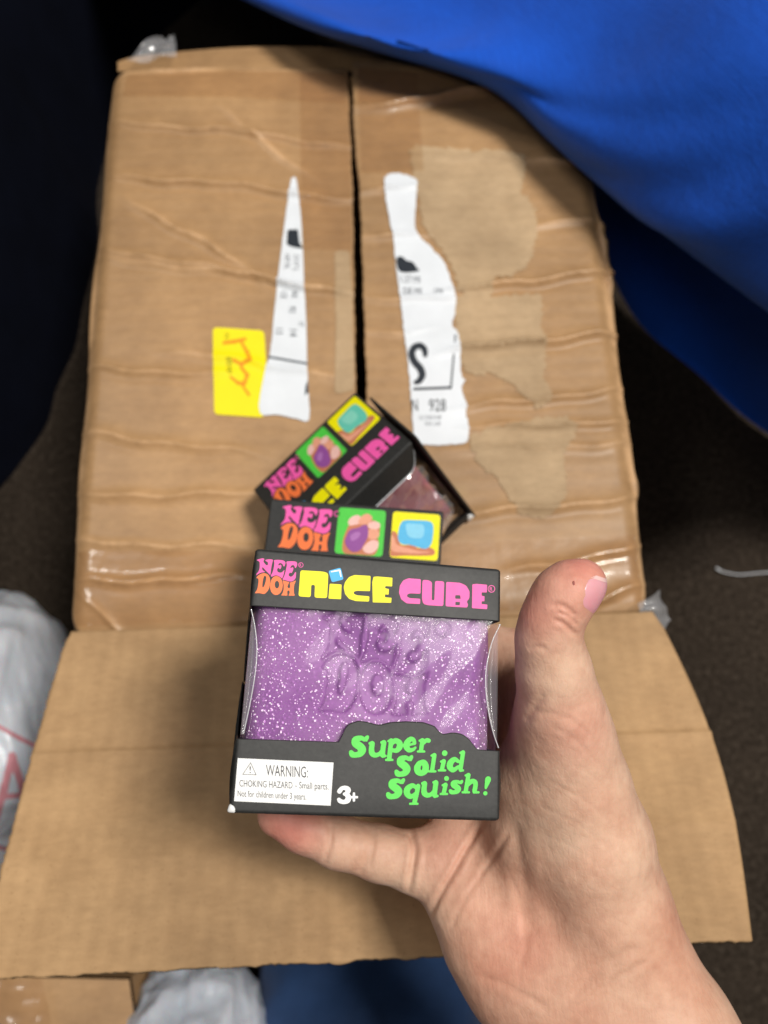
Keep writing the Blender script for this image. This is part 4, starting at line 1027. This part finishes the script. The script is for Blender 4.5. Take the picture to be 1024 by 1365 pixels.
def build_hand():
    h = 1.05
    lo = allj[:, :3].min(0)-22; hi = allj[:, :3].max(0)+22
    lo[1] = -236; hi[0] = 150
    nx, ny, nz = [int(math.ceil((hi[i]-lo[i])/h))+1 for i in range(3)]
    gx_, gy_, gz_ = (lo[i]+h*np.arange(n, dtype=np.float32) for i, n in enumerate((nx, ny, nz)))
    P = np.stack(np.meshgrid(gx_, gy_, gz_, indexing='ij'), -1).astype(np.float32)
    def chain(c, k=2.0):
        f = None
        for a, b_ in zip(c[:-1], c[1:]):
            m_ = np.minimum(a[:3]-a[3], b_[:3]-b_[3])-16; M_ = np.maximum(a[:3]+a[3], b_[:3]+b_[3])+16
            i0 = np.clip(((m_-lo)/h).astype(int), 0, [nx, ny, nz]); i1 = np.clip(((M_-lo)/h).astype(int)+1, 0, [nx, ny, nz])
            if f is None: f = np.full((nx, ny, nz), 40, np.float32)
            sl = tuple(slice(a_, b2) for a_, b2 in zip(i0, i1))
            if 0 in P[sl].shape: continue
            f[sl] = smin(f[sl], seg3(P[sl], a, b_).astype(np.float32), k)
        return f
    pal = chain(thenar, 5)
    for c in [hypo]+meta+fore: pal = smin(pal, chain(c, 4), 9.0)
    th = chain(thumb, 4); pal = smin(pal, th, 5.0)
    fg = None
    for c in fing:
        f = chain(c, 2.5); fg = f if fg is None else smin(fg, f, 0.8)
    Fd = smin(pal, fg, 5.0)
    # keep clear of the carton it holds
    Wb = P.reshape(-1, 3) @ Rf.astype(np.float32)-(tfm @ Rf).astype(np.float32)
    q = np.abs(Wb-np.array([0, 0, -BD/2], np.float32))-np.array([BW/2+0.9, BH/2+0.5, BD/2+0.6], np.float32)
    bx = (np.linalg.norm(np.maximum(q, 0), axis=1)+np.minimum(q.max(1), 0)).reshape(nx, ny, nz)
    Fd = -smin(-Fd, bx, 2.5)
    # surface nets
    ins = Fd < 0; s = ins.astype(np.int8)
    cnt = sum(s[i:nx-1+i, j:ny-1+j, k:nz-1+k] for i in (0, 1) for j in (0, 1) for k in (0, 1))
    act = (cnt > 0) & (cnt < 8); idx = -np.ones(act.shape, np.int64); ii = np.argwhere(act); idx[act] = np.arange(len(ii))
    acc = np.zeros((len(ii), 3)); num = np.zeros(len(ii))
    cs = [(0, 0, 0), (1, 0, 0), (0, 1, 0), (1, 1, 0), (0, 0, 1), (1, 0, 1), (0, 1, 1), (1, 1, 1)]
    for a in range(8):
        for b_ in range(a+1, 8):
            if sum(abs(x-y) for x, y in zip(cs[a], cs[b_])) != 1: continue
            fa = Fd[tuple((ii+cs[a]).T)].astype(float); fb = Fd[tuple((ii+cs[b_]).T)].astype(float)
            m_ = (fa < 0) != (fb < 0); t = np.where(m_, fa/(fa-fb+1e-12), 0)
            acc += m_[:, None]*(np.array(cs[a])+t[:, None]*(np.array(cs[b_])-np.array(cs[a]))); num += m_
    V = lo+h*(ii+acc/num[:, None]); quads = []
    for ax in range(3):
        o1, o2 = [(1, 2), (2, 0), (0, 1)][ax]
        sl0 = [slice(None)]*3; sl1 = [slice(None)]*3; sl0[ax] = slice(0, -1); sl1[ax] = slice(1, None)
        d = s[tuple(sl1)]-s[tuple(sl0)]
        e = np.argwhere(d != 0); e = e[(e[:, o1] > 0) & (e[:, o2] > 0) & (e[:, o1] < act.shape[o1]) & (e[:, o2] < act.shape[o2])]
        sg = d[tuple(e.T)]
        u1 = np.zeros(3, int); u2 = np.zeros(3, int); u1[o1] = 1; u2[o2] = 1
        q = np.stack([idx[tuple((e-u1-u2).T)], idx[tuple((e-u2).T)], idx[tuple(e.T)], idx[tuple((e-u1).T)]], 1)
        q[sg > 0] = q[sg > 0][:, ::-1]
        quads.append(q)
    Q = np.concatenate(quads); Q = Q[(Q >= 0).all(1)]
    return V, Q
def smooth_mesh(V, Q, n, lam=0.5):
    E = np.concatenate([Q[:, [0, 1]], Q[:, [1, 2]], Q[:, [2, 3]], Q[:, [3, 0]]]); E = np.unique(np.sort(E, 1), axis=0)
    deg = np.bincount(E.ravel(), minlength=len(V)).astype(float)
    for k in range(n):
        for l in (lam, -lam*1.03):
            S = np.zeros_like(V)
            for c in range(3):
                S[:, c] = np.bincount(E[:, 0], V[E[:, 1], c], len(V))+np.bincount(E[:, 1], V[E[:, 0], c], len(V))
            V = V+l*(S/np.maximum(deg, 1)[:, None]-V)
    return V
HV, HQ = build_hand(); HV = smooth_mesh(HV, HQ, 8)
# one split of every quad for finer relief
def split_quads(V, Q):
    E = np.concatenate([Q[:, [0, 1]], Q[:, [1, 2]], Q[:, [2, 3]], Q[:, [3, 0]]]); Es = np.sort(E, 1)
    U, inv = np.unique(Es, axis=0, return_inverse=True); inv = inv.ravel(); n = len(V); m_ = len(Q)
    mid = (V[U[:, 0]]+V[U[:, 1]])/2; cen = V[Q].mean(1)
    e = [n+inv[k*m_:(k+1)*m_] for k in range(4)]; c = n+len(U)+np.arange(m_)
    Qn = np.concatenate([np.stack([Q[:, k], e[k], c, e[k-1]], 1) for k in range(4)])
    return np.r_[V, mid, cen], Qn
HV, HQ = split_quads(HV, HQ); HV = smooth_mesh(HV, HQ, 5)
fnr = np.cross(HV[HQ[:, 2]]-HV[HQ[:, 0]], HV[HQ[:, 3]]-HV[HQ[:, 1]])
vn = np.zeros_like(HV)
for k in range(4): np.add.at(vn, HQ[:, k], fnr)
vn /= np.linalg.norm(vn, axis=1)[:, None]+1e-9
# skin creases (photo polylines on the side that faces the viewer)
CRE = [([(546, 1108), (553, 1128), (551, 1150), (545, 1187)], 0.95, 0.9), ([(573, 1222), (588, 1190), (606, 1160), (624, 1128), (642, 1098)], 0.7, 0.9),
       ([(440, 1098), (441, 1120), (432, 1150)], 0.45, 0.9), ([(492, 1100), (494, 1125), (486, 1152), (478, 1165)], 0.4, 0.9), ([(498, 1104), (499, 1130), (492, 1156)], 0.3, 0.7),
       ([(684, 1096), (690, 1130), (697, 1170), (700, 1215), (712, 1250)], 0.6, 2.0), ([(640, 1165), (660, 1140), (678, 1110)], 0.35, 0.9), ([(600, 1240), (622, 1195), (648, 1160)], 0.2, 0.8),
       ([(735, 808), (750, 808), (768, 822)], 0.45, 0.8), ([(738, 826), (752, 832), (769, 848)], 0.4, 0.7), ([(742, 816), (756, 821), (770, 834)], 0.3, 0.6),
       ([(705, 866), (716, 862), (728, 866)], 0.25, 0.7), ([(712, 948), (738, 952), (765, 962), (790, 985)], 0.14, 0.8), ([(735, 968), (765, 985), (800, 1022)], 0.10, 0.8),
       ([(700, 962), (712, 945), (725, 925)], 0.3, 1.2), ([(760, 1330), (800, 1290), (850, 1262)], 0.45, 1.4), ([(770, 1345), (815, 1310), (865, 1280)], 0.28, 1.0),
       ([(640, 1300), (690, 1322), (730, 1345)], 0.25, 1.2), ([(683, 1170), (700, 1250), (694, 1290)], 0.2, 1.0), ([(730, 1040), (790, 1075), (830, 1120)], 0.07, 0.6), ([(720, 1075), (780, 1105), (838, 1160)], 0.07, 0.6), ([(720, 1110), (780, 1140), (840, 1195)], 0.06, 0.6), ([(745, 1010), (790, 1035), (825, 1075)], 0.07, 0.6)]
pxs = np.stack([CX+F_PX*HV[:, 0]/-HV[:, 2], CY-F_PX*HV[:, 1]/-HV[:, 2]], 1); facing = (vn*(-HV/np.linalg.norm(HV, axis=1)[:, None])).sum(1)
disp = np.zeros(len(HV))
for pts, dep, wd in CRE:
    C = catmull(pts, 6, False); dm = np.full(len(HV), 1e3); tp_ = np.zeros(len(HV))
    for i, (a, b_) in enumerate(zip(C[:-1], C[1:])):
        ab = b_-a; t = np.clip(((pxs-a) @ ab)/(ab @ ab+1e-9), 0, 1); d = np.hypot(*(pxs-a-t[:, None]*ab).T)
        m_ = d < dm; dm[m_] = d[m_]; tp_[m_] = (i+t[m_])/(len(C)-1)
    mm = dm*235/1024; fade = np.clip(np.minimum(tp_, 1-tp_)*6+0.25, 0, 1)
    disp -= dep*np.exp(-(mm/wd)**2)*fade*np.clip(facing*4, 0, 1)
    disp += dep*0.25*np.exp(-((mm-2.2*wd)/wd)**2)*fade*np.clip(facing*4, 0, 1)
HV = HV+vn*disp[:, None]
# flush of the fingertips and thumb side
def fl(c, r): return np.exp(-(np.linalg.norm(HV-at(*c), axis=1)/r)**2)
flush = np.clip(0.75*fl((775, 765, 214), 11)+0.6*fl((370, 1092, 246), 12)+0.45*fl((720, 820, 213), 9)+0.35*fl((405, 1110, 246), 9)+0.35*fl((760, 965, 220), 12)+0.25*fl((590, 1130, 248), 12)+0.15*fl((690, 1260, 235), 16), 0, 0.8)*0.95
pbase = c2w(at(760, 1290, 246))
person = empty('person', 'bare right hand and forearm holding the front box, with blue jeans below', 'person', Matrix.Translation(Vector(pbase.tolist())))
hand = link_mesh('hand', c2w(HV)-pbase, HQ, 'skin', person)
at_ = hand.data.attributes.new('flush', 'FLOAT', 'POINT'); at_.data.foreach_set('value', flush.astype(np.float32))
bv = BVHTree.FromPolygons([tuple(p) for p in HV], [tuple(map(int, q)) for q in HQ])
# thumb nail: a curved plate on the outer side of the thumb tip
def nail():
    ax = np.array([0.34, 0.93, 0.06]); ax /= np.linalg.norm(ax)
    dr = np.array([0.84, -0.06, 0.52]); dr -= ax*(dr @ ax); dr /= np.linalg.norm(dr); sd = np.cross(ax, dr)
    c0 = at(773, 784, 216); V, Vb = [], []; nu, nv = 19, 22; keep = []
    for j in range(nv):
        t = -1+2*j/(nv-1)
        wv = (1-abs(t)**4.5*0.55) if t < 0 else (1-abs(t)**3.2*0.45)
        for i in range(nu):
            s = (-1+2*i/(nu-1))
            a = s*wv*0.88
            o_ = c0+ax*(t*5.2)-dr*3.5
            d = dr*math.cos(a)+sd*math.sin(a)
            h = bv.ray_cast(Vector((o_+d*25).tolist()), Vector((-d).tolist()))
            if h[0] is not None and (np.array(h[0])-o_) @ d > 0: p = np.array(h[0])
            else: p = o_+d*9
            edge = max(abs(s), abs(t)); V.append(p+d*(0.32*(1-edge**8)-0.05))
    V = np.array(V).reshape(nv, nu, 3)
    for _ in range(4):
        W = V.copy(); W[1:-1, 1:-1] = (V[:-2, 1:-1]+V[2:, 1:-1]+V[1:-1, :-2]+V[1:-1, 2:]+V[1:-1, 1:-1]*2)/6; V = W
    o = link_mesh('thumbnail', c2w(V.reshape(-1, 3))-pbase, grid_faces(nu, nv), 'nail', hand)
    solid(o, 0.0004)
    ed = V[-3:, :, :].reshape(-1, 3)+dr*0.1
    link_mesh('nail_edge', c2w(ed)-pbase, grid_faces(nu, 3), 'nail_edge', hand)
nail()
# small scab beside the nail
h = bv.ray_cast(Vector((0, 0, 0)), Vector(ray(765, 778).tolist()).normalized())
if h[0] is not None:
    p = np.array(h[0]); n = np.array(h[1]); bm = bmesh.new(); bmesh.ops.create_icosphere(bm, subdivisions=2, radius=0.55)
    V = [p+np.array(v.co)*[0.6, 1.5, 0.4] for v in bm.verts]; Fc = [[v.index for v in f.verts] for f in bm.faces]; bm.free()
    link_mesh('scab', c2w(V)-pbase, Fc, 'scab', hand)

# trousers: two thighs below the flap
def leg(pts, seed):
    C = catmull([np.r_[c2w(at(*p[:3])), p[3]/1000] for p in pts], 14, False); ns = 64; V, UV = [], []
    r = np.random.default_rng(seed); ph = r.uniform(0, 6.3, 8)
    for i, c in enumerate(C):
        tan = C[min(i+1, len(C)-1)][:3]-C[max(i-1, 0)][:3]; tan /= np.linalg.norm(tan)
        s = np.cross(tan, [0, 0, 1]); s /= np.linalg.norm(s); u = np.cross(s, tan)
        for k in range(ns):
            a = 2*math.pi*k/ns
            rr = c[3]*(1+0.035*math.sin(3*a+ph[0]+i*.15)+0.03*math.sin(i*0.45+ph[1]+2*a)+0.02*math.sin(i*0.9+5*a+ph[2]))
            V.append(c[:3]+(s*math.cos(a)+u*math.sin(a)*0.85)*rr); UV.append((k/ns*0.5, i*0.006))
    n = len(C); Fc = grid_faces(ns, n, True)+[tuple(range(ns))[::-1], tuple(range((n-1)*ns, n*ns))]
    link_mesh('trouser_leg', np.array(V)-pbase, Fc, 'denim', person, True, UV)
leg([(420, 1130, 520, 46), (470, 1270, 480, 60), (500, 1450, 450, 72), (520, 1900, 420, 84)], 1)
leg([(1040, 1190, 600, 48), (1080, 1330, 560, 62), (1100, 1500, 530, 74), (1120, 1900, 490, 84)], 2)

# ------------------------------------------------------------------ blue tablecloth hanging over the far right
def pl(px, py, up): r = ray(px, py) @ MW.T; return (px, py, -(CAM_H-CARTON_H-up)/r[2]/1.0)
rows = [
 [(40, -260, 760), (330, -260, 640), (600, -260, 520), (900, -260, 390), (1200, -260, 300), (1500, -260, 270)],
 [(60, -120, 640), (380, -140, 540), (640, -120, 455), (880, -90, 370), (1120, -60, 308), (1450, -40, 270)],
 [(170, -80, 540), (430, -20, 480), (650, 20, 432), (860, 80, 368), (1060, 150, 318), (1350, 260, 275)],
 [(230, -50, 505), pl(445, 30, 34), pl(640, 85, 36), pl(780, 180, 40), (1010, 330, 352), (1300, 480, 300)],
 [(245, -40, 500), pl(455, 54, 14), pl(645, 114, 14), pl(768, 221, 14), (1000, 396, 384), (1290, 590, 325)],
 [(262, -52, 515), pl(470, 42, 5), pl(655, 104, 5), pl(790, 208, 5), (1012, 390, 405), (1300, 585, 345)],
 [(250, -90, 560), (480, 0, 520), (690, 50, 505), (846, 190, 488), (1064, 370, 446), (1330, 560, 390)],
 [(120, -110, 690), (420, -40, 610), (700, 60, 570), (858, 300, 575), (1045, 505, 545), (1330, 690, 470)],
 [(40, -80, 800), (300, -30, 700), (660, 50, 640), (858, 428, 628), (1024, 580, 604), (1330, 760, 560)]]
def cloth():
    R = [np.array([np.r_[c2w(at(*p))] for p in catmull(r, 16, False)]) for r in rows]
    # finer columns using the traced rim
    G = np.array(R); G2 = np.array([catmull(G[:, i], 10, False) for i in range(G.shape[1])]).transpose(1, 0, 2)
    nv, nu = G2.shape[:2]; r = np.random.default_rng(2)
    du = np.gradient(G2, axis=1); dv = np.gradient(G2, axis=0); n = np.cross(du, dv); n /= np.linalg.norm(n, axis=2)[..., None]+1e-12
    U, Vv = np.meshgrid(np.arange(nu)/nu, np.arange(nv)/nv)
    amp = 0.0030*np.sin(U*23+Vv*5)+0.0022*np.sin(U*11-Vv*9+1)+0.0016*np.sin(U*37+Vv*19+2)
    fold = lambda a, b_, c, w: np.exp(-((U*a+Vv*b_-c)/w)**2)
    amp += 0.004*fold(1, 0.9, 1.02, 0.03)-0.004*fold(1, 0.9, 1.09, 0.03)+0.003*fold(0.6, 1.2, 0.75, 0.03)
    amp *= 1-0.95*np.exp(-((Vv-0.52)/0.09)**2)
    G2 = G2+n*amp[..., None]*np.clip((Vv-0.05)*3, 0.3, 1)[..., None]
    G2[..., 2] = np.maximum(G2[..., 2], 0.004)
    s = np.zeros((nv, nu, 2)); s[:, 1:, 0] = np.cumsum(np.linalg.norm(np.diff(G2, axis=1), axis=2), 1); s[1:, :, 1] = np.cumsum(np.linalg.norm(np.diff(G2, axis=0), axis=2), 0)
    o = link_mesh('tablecloth', G2.reshape(-1, 3), grid_faces(nu, nv), 'blue', None, True, s.reshape(-1, 2))
    tag(o, 'royal blue woven tablecloth hanging in folds over the far corner of the carton', 'tablecloth')
cloth()

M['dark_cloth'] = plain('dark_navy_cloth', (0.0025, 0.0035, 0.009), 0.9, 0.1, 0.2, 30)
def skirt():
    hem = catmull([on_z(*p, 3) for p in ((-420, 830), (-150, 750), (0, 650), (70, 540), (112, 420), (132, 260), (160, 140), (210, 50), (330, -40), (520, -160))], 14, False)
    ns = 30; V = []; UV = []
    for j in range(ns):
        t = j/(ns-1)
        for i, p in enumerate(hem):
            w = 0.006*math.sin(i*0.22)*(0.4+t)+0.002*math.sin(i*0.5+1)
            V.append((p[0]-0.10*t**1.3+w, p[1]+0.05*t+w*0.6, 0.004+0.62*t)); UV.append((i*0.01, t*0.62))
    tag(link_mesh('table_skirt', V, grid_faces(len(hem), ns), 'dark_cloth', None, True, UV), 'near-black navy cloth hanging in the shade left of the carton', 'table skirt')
skirt()

# ------------------------------------------------------------------ plastic bags, second carton, thread on the floor
def blob_bag(label, cen, rad, seed, group, print_=False):
    c = c2w(at(*cen)); n1, n2 = 170, 130; r = np.random.default_rng(seed); V = []
    ph = r.uniform(0, 6.3, 20); fr = r.uniform(1.5, 7, (20, 3))
    for j in range(n2):
        th = math.pi*j/(n2-1)
        for i in range(n1):
            a = 2*math.pi*i/n1; d = np.array([math.sin(th)*math.cos(a), math.sin(th)*math.sin(a), math.cos(th)])
            q = Vector((d*1.5+ph[:3]).tolist()); q2 = Vector((d[0]*1.1+0.5*d[1], d[1]*4.2-d[0], d[2]*1.6))
            q3 = Vector((d[0]*5.0+d[1], d[1]*1.3, d[2]*2.0+ph[4]))
            w = 0.90+0.10*mnoise.noise(q)-0.085*abs(mnoise.noise(q2+Vector((ph[5], 0, 0))))-0.06*abs(mnoise.noise(q3))-0.02*abs(mnoise.noise(q3*2.7))
            p = c+d*np.array(rad)/1000*w; V.append((p[0], p[1], max(p[2], 0.002)))
    base = np.array([c[0], c[1], 0]); o = link_mesh('plastic_bag', np.array(V)-base, grid_faces(n1, n2, True), 'bag', None); o.location = base
    tag(o, label, 'plastic bag', group)
    if print_:
        tr = BVHTree.FromPolygons([tuple(v) for v in V], grid_faces(n1, n2, True))
        ch = [[(-6, 966, 4), (26, 984, 4), (66, 1004, 4)], [(-8, 1100, 7), (6, 1050, 7), (16, 1008, 7)], [(16, 1008, 7), (30, 1050, 7), (38, 1096, 7)], [(4, 1062, 5), (32, 1060, 5)], [(52, 1012, 6), (50, 1050, 6)], [(-8, 1128, 4), (26, 1136, 4)]]
        ch = [[(x, y, r*0.7) for x, y, r in c] for c in ch]
        V2, F2 = strokes(ch, 2.0, 3); W = []
        cw = np.array([0, 0, CAM_H/1000])
        for p in V2:
            d = ray(*p) @ MW.T; d /= np.linalg.norm(d); hh = tr.ray_cast(Vector(cw.tolist()), Vector(d.tolist()))
            W.append(np.array(hh[0])-d*0.0008 if hh[0] is not None else None)
        F2 = [f for f in F2 if all(W[i] is not None for i in f)]; W = [w if w is not None else np.array(base) for w in W]
        link_mesh('red_print', np.array(W)-base, F2, 'bagred', o, False)
blob_bag('crumpled white plastic bag with red print left of the carton', (-34, 975, 480), (74, 100, 84), 4, 'white plastic bags', True)
blob_bag('white plastic bag under the near flap beside the jeans', (262, 1400, 440), (54, 56, 60), 6, 'white plastic bags')

sm = empty('parcel', 'small taped brown parcel at the lower left corner under the flap', 'cardboard box', Matrix.Translation(Vector(c2w(at(60, 1400, 430)).tolist())))
pb = c2w(at(60, 1400, 430))
P = [c2w(at(*p)) for p in ((-120, 1300, 425), (172, 1306, 428), (196, 1480, 400), (-120, 1480, 400))]
n = 40; V = []
wk = wrinkle(10, 31, 1, 1)
for j in range(n):
    for i in range(n):
        u, v = i/(n-1), j/(n-1); p = (1-v)*((1-u)*P[0]+u*P[1])+v*((1-u)*P[3]+u*P[2]); V.append(p+[0, 0, 0.002*wk(p[0]*2, p[1]*2)])
o = link_mesh('top_panel', np.array(V)-pb, [tuple(reversed(f)) for f in grid_faces(n, n)], 'card', sm)
V2 = []
for p in P: V2 += [p-[0, 0, 0.004], [p[0], p[1], 0.001]]
link_mesh('side_panels', np.array(V2)-pb, [(0, 2, 3, 1), (2, 4, 5, 3), (4, 6, 7, 5), (6, 0, 1, 7)], 'card', sm, False)
T = [c2w(at(*p)) for p in ((-120, 1300, 423), (60, 1303, 424), (96, 1480, 396), (-120, 1480, 396))]; V = []
for j in range(30):
    for i in range(24):
        u, v = i/23, j/29; p = (1-v)*((1-u)*T[0]+u*T[1])+v*((1-u)*T[3]+u*T[2]); V.append(p+[0, 0, 0.0025+0.002*abs(math.sin(u*9+v*4))+0.001*math.sin(v*17)])
link_mesh('tape', np.array(V)-pb, [tuple(reversed(f)) for f in grid_faces(24, 30)], 'tape', sm)

def thread(name, label, pts, r):
    C = catmull([on_z(x, y, 3) for x, y in pts], 8, False); V = []; ns = 6
    for i, c in enumerate(C):
        t = C[min(i+1, len(C)-1)]-C[max(i-1, 0)]; t /= np.linalg.norm(t); s = np.cross(t, [0, 0, 1]); s /= np.linalg.norm(s); u = np.cross(s, t)
        for k in range(ns): a = 2*math.pi*k/ns; V.append(c+(s*math.cos(a)+u*math.sin(a))*r*(1 if i > 6 else 1.8))
    tag(link_mesh(name, V, grid_faces(ns, len(C), True), 'paper'), label, 'thread')
thread('lint_thread', 'thin white thread lying on the dark floor at right', [(955, 757), (964, 762), (985, 766), (1010, 764), (1040, 762)], 0.0004)
